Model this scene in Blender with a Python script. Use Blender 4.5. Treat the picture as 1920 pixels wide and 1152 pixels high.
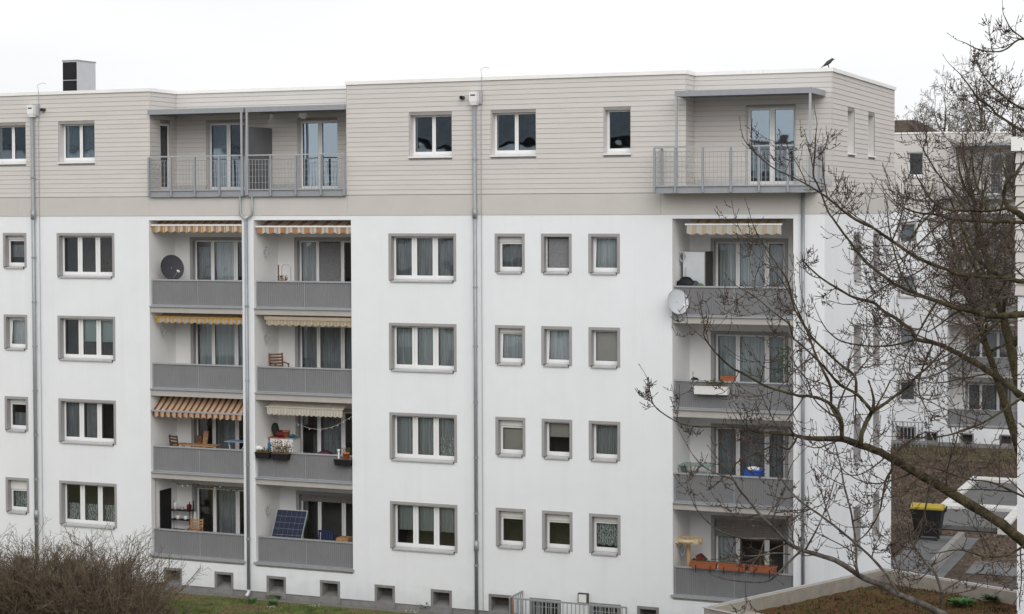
import bpy, math, random
from mathutils import Vector, Matrix
R_ = math.radians
for o in list(bpy.data.objects):
    bpy.data.objects.remove(o)
scene = bpy.context.scene
COL = scene.collection

# ------------------------------------------------------------------ camera
cam_d = bpy.data.cameras.new("camera")
cam = bpy.data.objects.new("camera", cam_d)
COL.objects.link(cam)
cam_d.sensor_width = 36.0
cam_d.sensor_fit = 'HORIZONTAL'
cam_d.lens = 65.129
cam_d.shift_x = -0.01279
cam_d.shift_y = -0.0470
cam_d.clip_start = 0.5
cam_d.clip_end = 3000
cam_right = Vector((0.9255084, 0.3787090, -0.0036987))
cam_up = Vector((-0.0064234, 0.0254611, 0.9996552))
cam_fwd = Vector((-0.3786727, 0.9251655, -0.0259971))
m = Matrix((cam_right, cam_up, -cam_fwd)).transposed().to_4x4()
m.translation = Vector((25.7243, -51.6469, 12.4175))
cam.matrix_world = m
scene.camera = cam

# ------------------------------------------------------------------ sky, sun, exposure
world = bpy.data.worlds.new("World")
scene.world = world
world.use_nodes = True
wn = world.node_tree
wn.nodes.clear()
w_out = wn.nodes.new("ShaderNodeOutputWorld")
w_bg = wn.nodes.new("ShaderNodeBackground")
w_sky = wn.nodes.new("ShaderNodeTexSky")
w_sky.sky_type = 'NISHITA'
w_sky.sun_disc = False
w_sky.sun_elevation = R_(29)
w_sky.sun_rotation = R_(150)
w_sky.air_density = 1.0
w_sky.dust_density = 6.0
w_sky.ozone_density = 1.0
w_hsv = wn.nodes.new("ShaderNodeHueSaturation")
w_hsv.inputs['Saturation'].default_value = 0.12
w_hsv.inputs['Value'].default_value = 1.0
# the cloud deck: an even pale grey layer with soft large mottling, over the whole dome
w_tc = wn.nodes.new("ShaderNodeTexCoord")
w_map = wn.nodes.new("ShaderNodeMapping")
w_map.inputs['Scale'].default_value = (1.0, 1.0, 3.0)
w_no = wn.nodes.new("ShaderNodeTexNoise")
w_no.inputs['Scale'].default_value = 2.2
w_no.inputs['Detail'].default_value = 5.0
w_rp = wn.nodes.new("ShaderNodeValToRGB")
w_rp.color_ramp.elements[0].position = 0.3
w_rp.color_ramp.elements[0].color = (9.5, 9.65, 9.85, 1)
w_rp.color_ramp.elements[1].position = 0.7
w_rp.color_ramp.elements[1].color = (11.6, 11.7, 11.8, 1)
w_mx = wn.nodes.new("ShaderNodeMix")
w_mx.data_type = 'RGBA'
w_mx.inputs[0].default_value = 0.85
wn.links.new(w_sky.outputs[0], w_hsv.inputs['Color'])
wn.links.new(w_tc.outputs['Generated'], w_map.inputs['Vector'])
wn.links.new(w_map.outputs[0], w_no.inputs['Vector'])
wn.links.new(w_no.outputs[0], w_rp.inputs[0])
wn.links.new(w_hsv.outputs[0], w_mx.inputs[6])
wn.links.new(w_rp.outputs[0], w_mx.inputs[7])
wn.links.new(w_mx.outputs[2], w_bg.inputs['Color'])
w_bg.inputs['Strength'].default_value = 0.1
wn.links.new(w_bg.outputs[0], w_out.inputs['Surface'])

sun_d = bpy.data.lights.new("sun", 'SUN')
sun_d.energy = 1.05
sun_d.angle = R_(42)
sun_d.color = (1.0, 0.97, 0.93)
sun = bpy.data.objects.new("sun", sun_d)
COL.objects.link(sun)
sun.rotation_euler = (R_(61), 0, R_(30))
sun.location = (0, -80, 80)

scene.view_settings.view_transform = 'Standard'
scene.view_settings.look = 'None'
scene.view_settings.gamma = 1.0
scene.view_settings.use_curve_mapping = False
scene.view_settings.exposure = 0.10
scene.render.engine = 'CYCLES'
scene.cycles.max_bounces = 7
scene.cycles.transparent_max_bounces = 12
scene.cycles.use_denoising = True

# ------------------------------------------------------------------ materials
def _mat(name):
    mt = bpy.data.materials.new(name)
    mt.use_nodes = True
    nt = mt.node_tree
    b = nt.nodes['Principled BSDF']
    return mt, nt, b

def mat(name, col, rough=0.7, metal=0.0, var=0.06, scale=3.0, bump=0.0, bscale=60.0, col2=None, spec=0.3, trans=0.0, stretch=None):
    """procedural: base colour broken up by world-space noise, fine bump"""
    mt, nt, b = _mat(name)
    N, L = nt.nodes, nt.links
    b.inputs['Roughness'].default_value = rough
    b.inputs['Metallic'].default_value = metal
    b.inputs['Specular IOR Level'].default_value = spec
    g = N.new("ShaderNodeNewGeometry")
    vec = g.outputs['Position']
    if stretch:
        mp = N.new("ShaderNodeMapping")
        mp.inputs['Scale'].default_value = stretch
        L.new(vec, mp.inputs['Vector'])
        vec = mp.outputs[0]
    no = N.new("ShaderNodeTexNoise")
    no.inputs['Scale'].default_value = scale
    no.inputs['Detail'].default_value = 6.0
    no.inputs['Roughness'].default_value = 0.65
    L.new(vec, no.inputs['Vector'])
    rp = N.new("ShaderNodeValToRGB")
    a = [max(0, c * (1 - var)) for c in col]
    c2 = [min(1, c * (1 + var)) for c in (col2 or col)]
    rp.color_ramp.elements[0].position = 0.34
    rp.color_ramp.elements[1].position = 0.66
    rp.color_ramp.elements[0].color = (*a, 1)
    rp.color_ramp.elements[1].color = (*c2, 1)
    L.new(no.outputs[0], rp.inputs[0])
    L.new(rp.outputs[0], b.inputs['Base Color'])
    if bump:
        n2 = N.new("ShaderNodeTexNoise")
        n2.inputs['Scale'].default_value = bscale
        n2.inputs['Detail'].default_value = 4
        L.new(g.outputs['Position'], n2.inputs['Vector'])
        bp = N.new("ShaderNodeBump")
        bp.inputs['Strength'].default_value = bump
        bp.inputs['Distance'].default_value = 0.02
        L.new(n2.outputs[0], bp.inputs['Height'])
        L.new(bp.outputs[0], b.inputs['Normal'])
    if trans:
        b.inputs['Subsurface Weight'].default_value = 0.0
        tr = N.new("ShaderNodeBsdfTranslucent")
        L.new(rp.outputs[0], tr.inputs['Color'])
        mx = N.new("ShaderNodeMixShader")
        mx.inputs[0].default_value = trans
        L.new(b.outputs[0], mx.inputs[1])
        L.new(tr.outputs[0], mx.inputs[2])
        L.new(mx.outputs[0], N['Material Output'].inputs['Surface'])
    return mt

def glass_mat(name, tint, refl, boost, minf):
    mt = bpy.data.materials.new(name)
    mt.use_nodes = True
    nt = mt.node_tree
    N, L = nt.nodes, nt.links
    N.clear()
    out = N.new("ShaderNodeOutputMaterial")
    tr = N.new("ShaderNodeBsdfTransparent")
    tr.inputs[0].default_value = (*tint, 1)
    gl = N.new("ShaderNodeBsdfGlossy")
    gl.inputs['Color'].default_value = (*refl, 1)
    gl.inputs['Roughness'].default_value = 0.015
    fr = N.new("ShaderNodeFresnel")
    fr.inputs[0].default_value = 1.5
    ma = N.new("ShaderNodeMath")
    ma.operation = 'MULTIPLY_ADD'
    ma.inputs[1].default_value = boost
    ma.inputs[2].default_value = minf
    ma.use_clamp = True
    # float glass is never quite flat: slow waviness bends the reflections
    g = N.new("ShaderNodeNewGeometry")
    no = N.new("ShaderNodeTexNoise")
    no.inputs['Scale'].default_value = 1.3
    no.inputs['Detail'].default_value = 1.0
    bp = N.new("ShaderNodeBump")
    bp.inputs['Strength'].default_value = 0.10
    bp.inputs['Distance'].default_value = 0.05
    L.new(g.outputs['Position'], no.inputs['Vector'])
    L.new(no.outputs[0], bp.inputs['Height'])
    L.new(bp.outputs[0], gl.inputs['Normal'])
    mx = N.new("ShaderNodeMixShader")
    L.new(fr.outputs[0], ma.inputs[0])
    L.new(ma.outputs[0], mx.inputs[0])
    L.new(tr.outputs[0], mx.inputs[1])
    L.new(gl.outputs[0], mx.inputs[2])
    L.new(mx.outputs[0], out.inputs['Surface'])
    return mt

def wave_mat(name, ca, cb, axis, scale, rough=0.8, trans=0.0, sharp=0.08, noise=0.0, distort=0.0):
    """woven or printed stripes across one world axis"""
    mt, nt, b = _mat(name)
    N, L = nt.nodes, nt.links
    b.inputs['Roughness'].default_value = rough
    b.inputs['Specular IOR Level'].default_value = 0.15
    g = N.new("ShaderNodeNewGeometry")
    w = N.new("ShaderNodeTexWave")
    w.wave_type = 'BANDS'
    w.bands_direction = axis
    w.inputs['Scale'].default_value = scale
    w.inputs['Distortion'].default_value = distort
    L.new(g.outputs['Position'], w.inputs['Vector'])
    rp = N.new("ShaderNodeValToRGB")
    rp.color_ramp.elements[0].position = 0.5 - sharp
    rp.color_ramp.elements[1].position = 0.5 + sharp
    rp.color_ramp.elements[0].color = (*ca, 1)
    rp.color_ramp.elements[1].color = (*cb, 1)
    L.new(w.outputs['Fac'], rp.inputs[0])
    L.new(rp.outputs[0], b.inputs['Base Color'])
    if trans:
        tr = N.new("ShaderNodeBsdfTranslucent")
        L.new(rp.outputs[0], tr.inputs['Color'])
        mx = N.new("ShaderNodeMixShader")
        mx.inputs[0].default_value = trans
        L.new(b.outputs[0], mx.inputs[1])
        L.new(tr.outputs[0], mx.inputs[2])
        L.new(mx.outputs[0], N['Material Output'].inputs['Surface'])
    return mt

def ground_mat(name, stops, s1, s2, rough=0.95, bump=0.6):
    mt, nt, b = _mat(name)
    N, L = nt.nodes, nt.links
    b.inputs['Roughness'].default_value = rough
    b.inputs['Specular IOR Level'].default_value = 0.1
    g = N.new("ShaderNodeNewGeometry")
    a = N.new("ShaderNodeTexNoise"); a.inputs['Scale'].default_value = s1; a.inputs['Detail'].default_value = 8; a.inputs['Roughness'].default_value = .7
    c = N.new("ShaderNodeTexNoise"); c.inputs['Scale'].default_value = s2; c.inputs['Detail'].default_value = 6
    L.new(g.outputs['Position'], a.inputs['Vector']); L.new(g.outputs['Position'], c.inputs['Vector'])
    mm = N.new("ShaderNodeMath"); mm.operation = 'MULTIPLY_ADD'; mm.inputs[1].default_value = .45
    L.new(c.outputs[0], mm.inputs[0]);
    m2 = N.new("ShaderNodeMath"); m2.operation = 'MULTIPLY'; m2.inputs[1].default_value = .55
    L.new(a.outputs[0], m2.inputs[0]); L.new(m2.outputs[0], mm.inputs[2])
    rp = N.new("ShaderNodeValToRGB")
    el = rp.color_ramp.elements
    el[0].position, el[0].color = stops[0][0], (*stops[0][1], 1)
    el[1].position, el[1].color = stops[-1][0], (*stops[-1][1], 1)
    for p, cc in stops[1:-1]:
        e = el.new(p); e.color = (*cc, 1)
    L.new(mm.outputs[0], rp.inputs[0]); L.new(rp.outputs[0], b.inputs['Base Color'])
    bp = N.new("ShaderNodeBump"); bp.inputs['Strength'].default_value = bump; bp.inputs['Distance'].default_value = .06
    L.new(c.outputs[0], bp.inputs['Height']); L.new(bp.outputs[0], b.inputs['Normal'])
    return mt

M = {}
M['stucco'] = mat('white_render', (.80, .817, .84), .92, var=.025, scale=.55, bump=.25, bscale=70, spec=.15)
M['stucco_in'] = mat('white_loggia_paint', (.80, .795, .79), .92, var=.03, scale=.8, bump=.2, bscale=70, spec=.15)
def weather(mt, kind):
    """faint weathering on a painted wall: rain streaks and splash dirt, or a small tone difference from board to board"""
    nt = mt.node_tree; N, L = nt.nodes, nt.links
    b = N['Principled BSDF']
    src = b.inputs['Base Color'].links[0].from_socket
    mx = N.new("ShaderNodeMix"); mx.data_type = 'RGBA'; mx.blend_type = 'MULTIPLY'; mx.inputs[0].default_value = 1.0
    L.new(src, mx.inputs[6]); L.new(mx.outputs[2], b.inputs['Base Color'])
    g = N.new("ShaderNodeNewGeometry")
    if kind == 'board':
        oi = N.new("ShaderNodeObjectInfo")
        mr = N.new("ShaderNodeMapRange"); mr.inputs[3].default_value = .955; mr.inputs[4].default_value = 1.0
        L.new(oi.outputs['Random'], mr.inputs[0]); L.new(mr.outputs[0], mx.inputs[7])
        return
    mp = N.new("ShaderNodeMapping"); mp.inputs['Scale'].default_value = (3.2, 3.2, .16)
    L.new(g.outputs['Position'], mp.inputs['Vector'])
    n1 = N.new("ShaderNodeTexNoise"); n1.inputs['Scale'].default_value = 1.0; n1.inputs['Detail'].default_value = 5
    L.new(mp.outputs[0], n1.inputs['Vector'])
    r1 = N.new("ShaderNodeMapRange"); r1.inputs[1].default_value = .52; r1.inputs[2].default_value = .78; r1.inputs[3].default_value = 1.0; r1.inputs[4].default_value = .965
    L.new(n1.outputs[0], r1.inputs[0])
    sx = N.new("ShaderNodeSeparateXYZ"); L.new(g.outputs['Position'], sx.inputs[0])
    n2 = N.new("ShaderNodeTexNoise"); n2.inputs['Scale'].default_value = 2.4; n2.inputs['Detail'].default_value = 6
    L.new(g.outputs['Position'], n2.inputs['Vector'])
    ad = N.new("ShaderNodeMath"); ad.operation = 'MULTIPLY_ADD'; ad.inputs[1].default_value = -1.1; L.new(n2.outputs[0], ad.inputs[0]); L.new(sx.outputs[2], ad.inputs[2])
    r2 = N.new("ShaderNodeMapRange"); r2.inputs[1].default_value = -.35; r2.inputs[2].default_value = .35; r2.inputs[3].default_value = .86; r2.inputs[4].default_value = 1.0
    L.new(ad.outputs[0], r2.inputs[0])
    mm = N.new("ShaderNodeMath"); mm.operation = 'MULTIPLY'; L.new(r1.outputs[0], mm.inputs[0]); L.new(r2.outputs[0], mm.inputs[1])
    L.new(mm.outputs[0], mx.inputs[7])
weather(M['stucco'], 'wall')
M['clad'] = mat('beige_board', (.62, .592, .564), .75, var=.03, scale=1.4, bump=.12, bscale=120, spec=.2, stretch=(.5, .5, 4))
weather(M['clad'], 'board')
M['band'] = mat('beige_band', (.56, .54, .51), .75, var=.03, scale=.8, spec=.2)
M['joint'] = mat('dark_board_joint', (.30, .285, .27), .9, var=.1)
M['soffit'] = mat('terrace_soffit', (.35, .35, .36), .6, var=.05)
M['cap'] = mat('white_coping_metal', (.86, .85, .83), .5, var=.05, scale=.9, spec=.4)
M['roof'] = mat('roof_membrane', (.36, .36, .35), .9, var=.15, scale=2)
M['surround'] = mat('grey_window_paint', (.335, .325, .325), .85, var=.04, scale=2, bump=.1)
M['pvc'] = mat('white_pvc', (.80, .80, .80), .35, var=.02, spec=.45)
M['gasket'] = mat('black_gasket', (.05, .05, .055), .6)
M['sill'] = mat('aluminium_sill', (.56, .56, .57), .4, metal=.35, var=.08, scale=5)
M['sillw'] = mat('white_sill', (.78, .78, .78), .4, var=.03)
M['darkcap'] = mat('dark_end_cap', (.10, .10, .11), .6)
M['shutter'] = mat('white_roller_shutter', (.72, .71, .70), .5, var=.04)
M['shutter_grey'] = mat('brown_grey_shutter', (.26, .24, .23), .6, var=.06)
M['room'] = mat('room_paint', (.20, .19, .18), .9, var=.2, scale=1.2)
M['steel'] = mat('grey_coated_steel', (.31, .325, .35), .45, metal=.1, var=.05, scale=6, spec=.4)
M['steel_l'] = mat('light_grey_steel', (.42, .43, .45), .4, metal=.3, var=.06, scale=6)
M['panel'] = mat('grey_ribbed_sheet', (.215, .217, .224), .5, var=.05, scale=1.5, spec=.35)
M['slab'] = mat('beige_grey_concrete', (.44, .42, .395), .85, var=.06, scale=2, bump=.15)
M['plinth'] = mat('grey_plinth', (.23, .225, .22), .92, var=.14, scale=3, bump=.3)
M['zinc'] = mat('zinc_pipe', (.33, .35, .37), .45, metal=.4, var=.12, scale=3, stretch=(1, 1, .4))
M['black'] = mat('black_plastic', (.013, .013, .015), .6, var=.1)
M['curtain'] = mat('sheer_curtain', (.62, .66, .68), .9, var=.16, scale=3, stretch=(4, 4, .12), trans=.12)
M['curtain_t'] = mat('teal_sheer_curtain', (.48, .525, .53), .9, var=.22, scale=3, stretch=(4, 4, .12), trans=.12)
M['curtain_d'] = mat('dark_sheer_curtain', (.36, .39, .41), .9, var=.25, scale=3, stretch=(3, 3, .5), trans=.15)
M['blind'] = mat('beige_blind', (.62, .60, .54), .85, var=.03, trans=.2)
M['blind_t'] = mat('mint_blind', (.46, .56, .54), .85, var=.03, trans=.2)
M['net'] = mat('grey_insect_net', (.20, .20, .21), .9, var=.12, scale=14)
M['plant'] = mat('plant_green', (.045, .085, .03), .8, var=.3, scale=20)
M['glass'] = glass_mat('window_glass', (.90, .92, .92), (.92, .97, 1.0), 1.8, .025)
M['glass_blue'] = glass_mat('coated_blue_glass', (.62, .69, .72), (.72, .88, 1.0), 2.0, .31)
M['wood'] = mat('brown_wood', (.17, .085, .045), .7, var=.3, scale=12, bump=.2)
M['wood_l'] = mat('light_wood', (.38, .22, .11), .7, var=.25, scale=12)
M['terracotta'] = mat('terracotta_plastic', (.36, .115, .055), .65, var=.1)
M['white'] = mat('white_paint', (.78, .78, .77), .5, var=.03)
M['dish_d'] = mat('anthracite_dish', (.055, .056, .066), .6, var=.08)
M['dish_l'] = mat('pale_grey_dish', (.56, .585, .61), .5, var=.05)
M['blue'] = mat('blue_plastic', (.015, .09, .42), .45, var=.08)
M['blue_l'] = mat('mid_blue_plastic', (.02, .12, .22), .45, var=.08)
M['red'] = mat('dark_red', (.13, .016, .022), .6, var=.2)
M['orange'] = mat('orange_clay', (.48, .17, .06), .7, var=.12)
M['yellow'] = mat('yellow_plastic', (.37, .28, .03), .5, var=.08)
M['bark'] = mat('mossy_bark', (.026, .021, .015), .95, var=.5, scale=9, bump=.8, bscale=45, col2=(.062, .052, .024))
M['bark_g'] = mat('grey_bark', (.055, .048, .042), .95, var=.35, scale=10, bump=.7, bscale=50, col2=(.115, .10, .088))
M['twig'] = mat('brown_twig', (.048, .035, .030), .9, var=.35, scale=6, col2=(.08, .057, .047))
M['twig_far'] = mat('far_brown_twig', (.085, .072, .058), .9, var=.3, scale=1.2, col2=(.14, .12, .095))
M['shrub'] = mat('shrub_twig', (.088, .062, .043), .9, var=.4, scale=2.5, col2=(.145, .112, .078))
for k_, c_ in (('bark', (.15, .125, .035)), ('bark_g', (.17, .17, .13))):   # lichen crust in patches
    for n_ in M[k_].node_tree.nodes:
        if n_.type == 'VALTORGB':
            e_ = n_.color_ramp.elements.new(.80); e_.color = (*c_, 1)

# ------------------------------------------------------------------ mesh helpers
ORG = {}

class MB:
    def __init__(s):
        s.v, s.f, s.mi = [], [], []
        s.fr = None

    def P(s, p):
        return s.fr(*p) if s.fr else tuple(p)

    def face(s, pts, mi=0):
        n = len(s.v)
        s.v += [s.P(p) for p in pts]
        s.f.append(tuple(range(n, n + len(pts)))); s.mi.append(mi)

    def box(s, x0, x1, y0, y1, z0, z1, mi=0):
        n = len(s.v)
        for p in ((x0, y0, z0), (x1, y0, z0), (x1, y1, z0), (x0, y1, z0), (x0, y0, z1), (x1, y0, z1), (x1, y1, z1), (x0, y1, z1)):
            s.v.append(s.P(p))
        for q in ((0, 3, 2, 1), (4, 5, 6, 7), (0, 1, 5, 4), (1, 2, 6, 5), (2, 3, 7, 6), (3, 0, 4, 7)):
            s.f.append(tuple(n + i for i in q)); s.mi.append(mi)

    def hexa(s, c, mi=0):
        """8 corners, bottom ring then top ring"""
        n = len(s.v)
        s.v += [s.P(p) for p in c]
        for q in ((0, 3, 2, 1), (4, 5, 6, 7), (0, 1, 5, 4), (1, 2, 6, 5), (2, 3, 7, 6), (3, 0, 4, 7)):
            s.f.append(tuple(n + i for i in q)); s.mi.append(mi)

    def bar(s, a, b, w, h=None, mi=0, up=(0, 0, 1)):
        """rectangular bar between two points"""
        h = h or w
        a, b = Vector(a), Vector(b)
        d = (b - a).normalized()
        u = Vector(up)
        if abs(d.dot(u)) > .95:
            u = Vector((0, 1, 0))
        x = d.cross(u).normalized() * (w / 2)
        y = x.cross(d).normalized() * (h / 2)
        s.hexa([a - x - y, a + x - y, b + x - y, b - x - y, a - x + y, a + x + y, b + x + y, b - x + y], mi)

    def tube(s, pts, rad, n=6, mi=0, cap=True):
        pts = [Vector(p) for p in pts]
        if not hasattr(rad, '__len__'):
            rad = [rad] * len(pts)
        base = len(s.v)
        ref = None
        for i, p in enumerate(pts):
            d = (pts[min(i + 1, len(pts) - 1)] - pts[max(i - 1, 0)])
            if d.length < 1e-9:
                d = Vector((0, 0, 1))
            d.normalize()
            if ref is None:
                ref = Vector((0, 0, 1)) if abs(d.z) < .9 else Vector((1, 0, 0))
            x = d.cross(ref)
            if x.length < 1e-6:
                x = d.orthogonal()
            x.normalize()
            y = d.cross(x)
            ref = -y if False else ref
            for k in range(n):
                a = 2 * math.pi * k / n
                q = p + (x * math.cos(a) + y * math.sin(a)) * rad[i]
                s.v.append(s.P(q))
        for i in range(len(pts) - 1):
            for k in range(n):
                k2 = (k + 1) % n
                s.f.append((base + i * n + k, base + i * n + k2, base + (i + 1) * n + k2, base + (i + 1) * n + k)); s.mi.append(mi)
        if cap:
            s.f.append(tuple(base + k for k in range(n))[::-1]); s.mi.append(mi)
            e = base + (len(pts) - 1) * n
            s.f.append(tuple(e + k for k in range(n))); s.mi.append(mi)

    def lathe(s, prof, c, n=14, mi=0, axis=None):
        """profile of (radius, height) about an axis through c"""
        c = Vector(c)
        ax = Vector(axis).normalized() if axis else Vector((0, 0, 1))
        x = ax.orthogonal().normalized(); y = ax.cross(x)
        base = len(s.v)
        for r, h in prof:
            for k in range(n):
                a = 2 * math.pi * k / n
                s.v.append(s.P(c + ax * h + (x * math.cos(a) + y * math.sin(a)) * r))
        for i in range(len(prof) - 1):
            for k in range(n):
                k2 = (k + 1) % n
                s.f.append((base + i * n + k, base + i * n + k2, base + (i + 1) * n + k2, base + (i + 1) * n + k)); s.mi.append(mi)
        s.f.append(tuple(base + k for k in range(n))[::-1]); s.mi.append(mi)
        e = base + (len(prof) - 1) * n
        s.f.append(tuple(e + k for k in range(n))); s.mi.append(mi)

    def ell(s, c, rx, ry, rz, n=10, m=7, mi=0, jit=0, rng=None):
        base = len(s.v)
        c = Vector(c)
        for i in range(m + 1):
            t = math.pi * i / m
            for k in range(n):
                a = 2 * math.pi * k / n
                j = 1 + (rng.uniform(-jit, jit) if jit else 0)
                s.v.append(s.P((c.x + rx * math.sin(t) * math.cos(a) * j, c.y + ry * math.sin(t) * math.sin(a) * j, c.z - rz * math.cos(t) * j)))
        for i in range(m):
            for k in range(n):
                k2 = (k + 1) % n
                s.f.append((base + i * n + k, base + i * n + k2, base + (i + 1) * n + k2, base + (i + 1) * n + k)); s.mi.append(mi)

    def build(s, name, mats, parent=None, smooth=False):
        if not isinstance(mats, (list, tuple)):
            mats = [mats]
        me = bpy.data.meshes.new(name)
        o = bpy.data.objects.new(name, me)
        if parent is not None:
            g = ORG[parent.name]
        else:
            xs = [p[0] for p in s.v]; ys = [p[1] for p in s.v]; zs = [p[2] for p in s.v]
            g = ((min(xs) + max(xs)) / 2, (min(ys) + max(ys)) / 2, min(zs))
            o.location = g
        me.from_pydata([(p[0] - g[0], p[1] - g[1], p[2] - g[2]) for p in s.v], [], s.f)
        for mt in mats:
            me.materials.append(mt)
        if len(mats) > 1:
            me.polygons.foreach_set('material_index', s.mi)
        if smooth:
            me.polygons.foreach_set('use_smooth', [True] * len(s.f))
        me.update()
        COL.objects.link(o)
        if parent is not None:
            o.parent = parent
        ORG[o.name] = g
        return o

def tag(o, label=None, cat=None, group=None, kind=None):
    if label: o['label'] = label
    if cat: o['category'] = cat
    if group: o['group'] = group
    if kind: o['kind'] = kind
    return o

def thing(name, label, cat, loc, group=None):
    o = bpy.data.objects.new(name, None)
    o.empty_display_size = .2
    COL.objects.link(o)
    o.location = loc
    ORG[o.name] = tuple(loc)
    return tag(o, label, cat, group)

def frame(org, ux, uin):
    """local (along, inward, up) to world, for a wall whose face starts at org"""
    ox, oy, oz = org
    def f(u, d, z):
        return (ox + ux[0] * u + uin[0] * d, oy + ux[1] * u + uin[1] * d, oz + z)
    return f

def wall_grid(mb, u0, u1, z0, z1, holes, mi=0, d=0.0):
    us = sorted({u0, u1, *[h[0] for h in holes], *[h[1] for h in holes]})
    zs = sorted({z0, z1, *[h[2] for h in holes], *[h[3] for h in holes]})
    us = [u for u in us if u0 <= u <= u1]; zs = [z for z in zs if z0 <= z <= z1]
    for a, b in zip(us, us[1:]):
        for c, e in zip(zs, zs[1:]):
            cu, cz = (a + b) / 2, (c + e) / 2
            if any(h[0] < cu < h[1] and h[2] < cz < h[3] for h in holes):
                continue
            mb.face([(a, d, c), (b, d, c), (b, d, e), (a, d, e)], mi)

M['lace'] = None
def lace_mat():
    mt, nt, b = _mat('lace_curtain')
    N, L = nt.nodes, nt.links
    b.inputs['Roughness'].default_value = .9
    g = N.new("ShaderNodeNewGeometry")
    v = N.new("ShaderNodeTexWave"); v.inputs['Scale'].default_value = 4.2; v.inputs['Distortion'].default_value = 9.0; v.inputs['Detail'].default_value = 3.0; v.inputs['Detail Scale'].default_value = 2.5
    L.new(g.outputs['Position'], v.inputs['Vector'])
    rp = N.new("ShaderNodeValToRGB")
    rp.color_ramp.elements[0].position = .40; rp.color_ramp.elements[0].color = (.16, .20, .21, 1)
    rp.color_ramp.elements[1].position = .62; rp.color_ramp.elements[1].color = (.66, .72, .72, 1)
    L.new(v.outputs['Fac'], rp.inputs[0]); L.new(rp.outputs[0], b.inputs['Base Color'])
    return mt
M['lace'] = lace_mat()

# ------------------------------------------------------------------ window
def curtain_mb(mb, u0, u1, z0, z1, d, amp=.022, pitch=.085, scallop=0, rng=None):
    n = max(8, int((u1 - u0) / pitch * 4))
    ph = rng.uniform(0, 6) if rng else 0
    prev = None
    for i in range(n + 1):
        t = i / n
        u = u0 + (u1 - u0) * t
        w = math.sin(u / pitch * 6.283 + ph) * amp + math.sin(u / pitch * 2.1 + ph * 2) * amp * .6
        zb = z0 + (abs(math.sin(u / .21 * 3.14159)) * scallop if scallop else 0)
        cur = ((u, d + w, zb), (u, d + w * .6, z1))
        if prev:
            mb.face([prev[0], cur[0], cur[1], prev[1]])
        prev = cur

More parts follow.
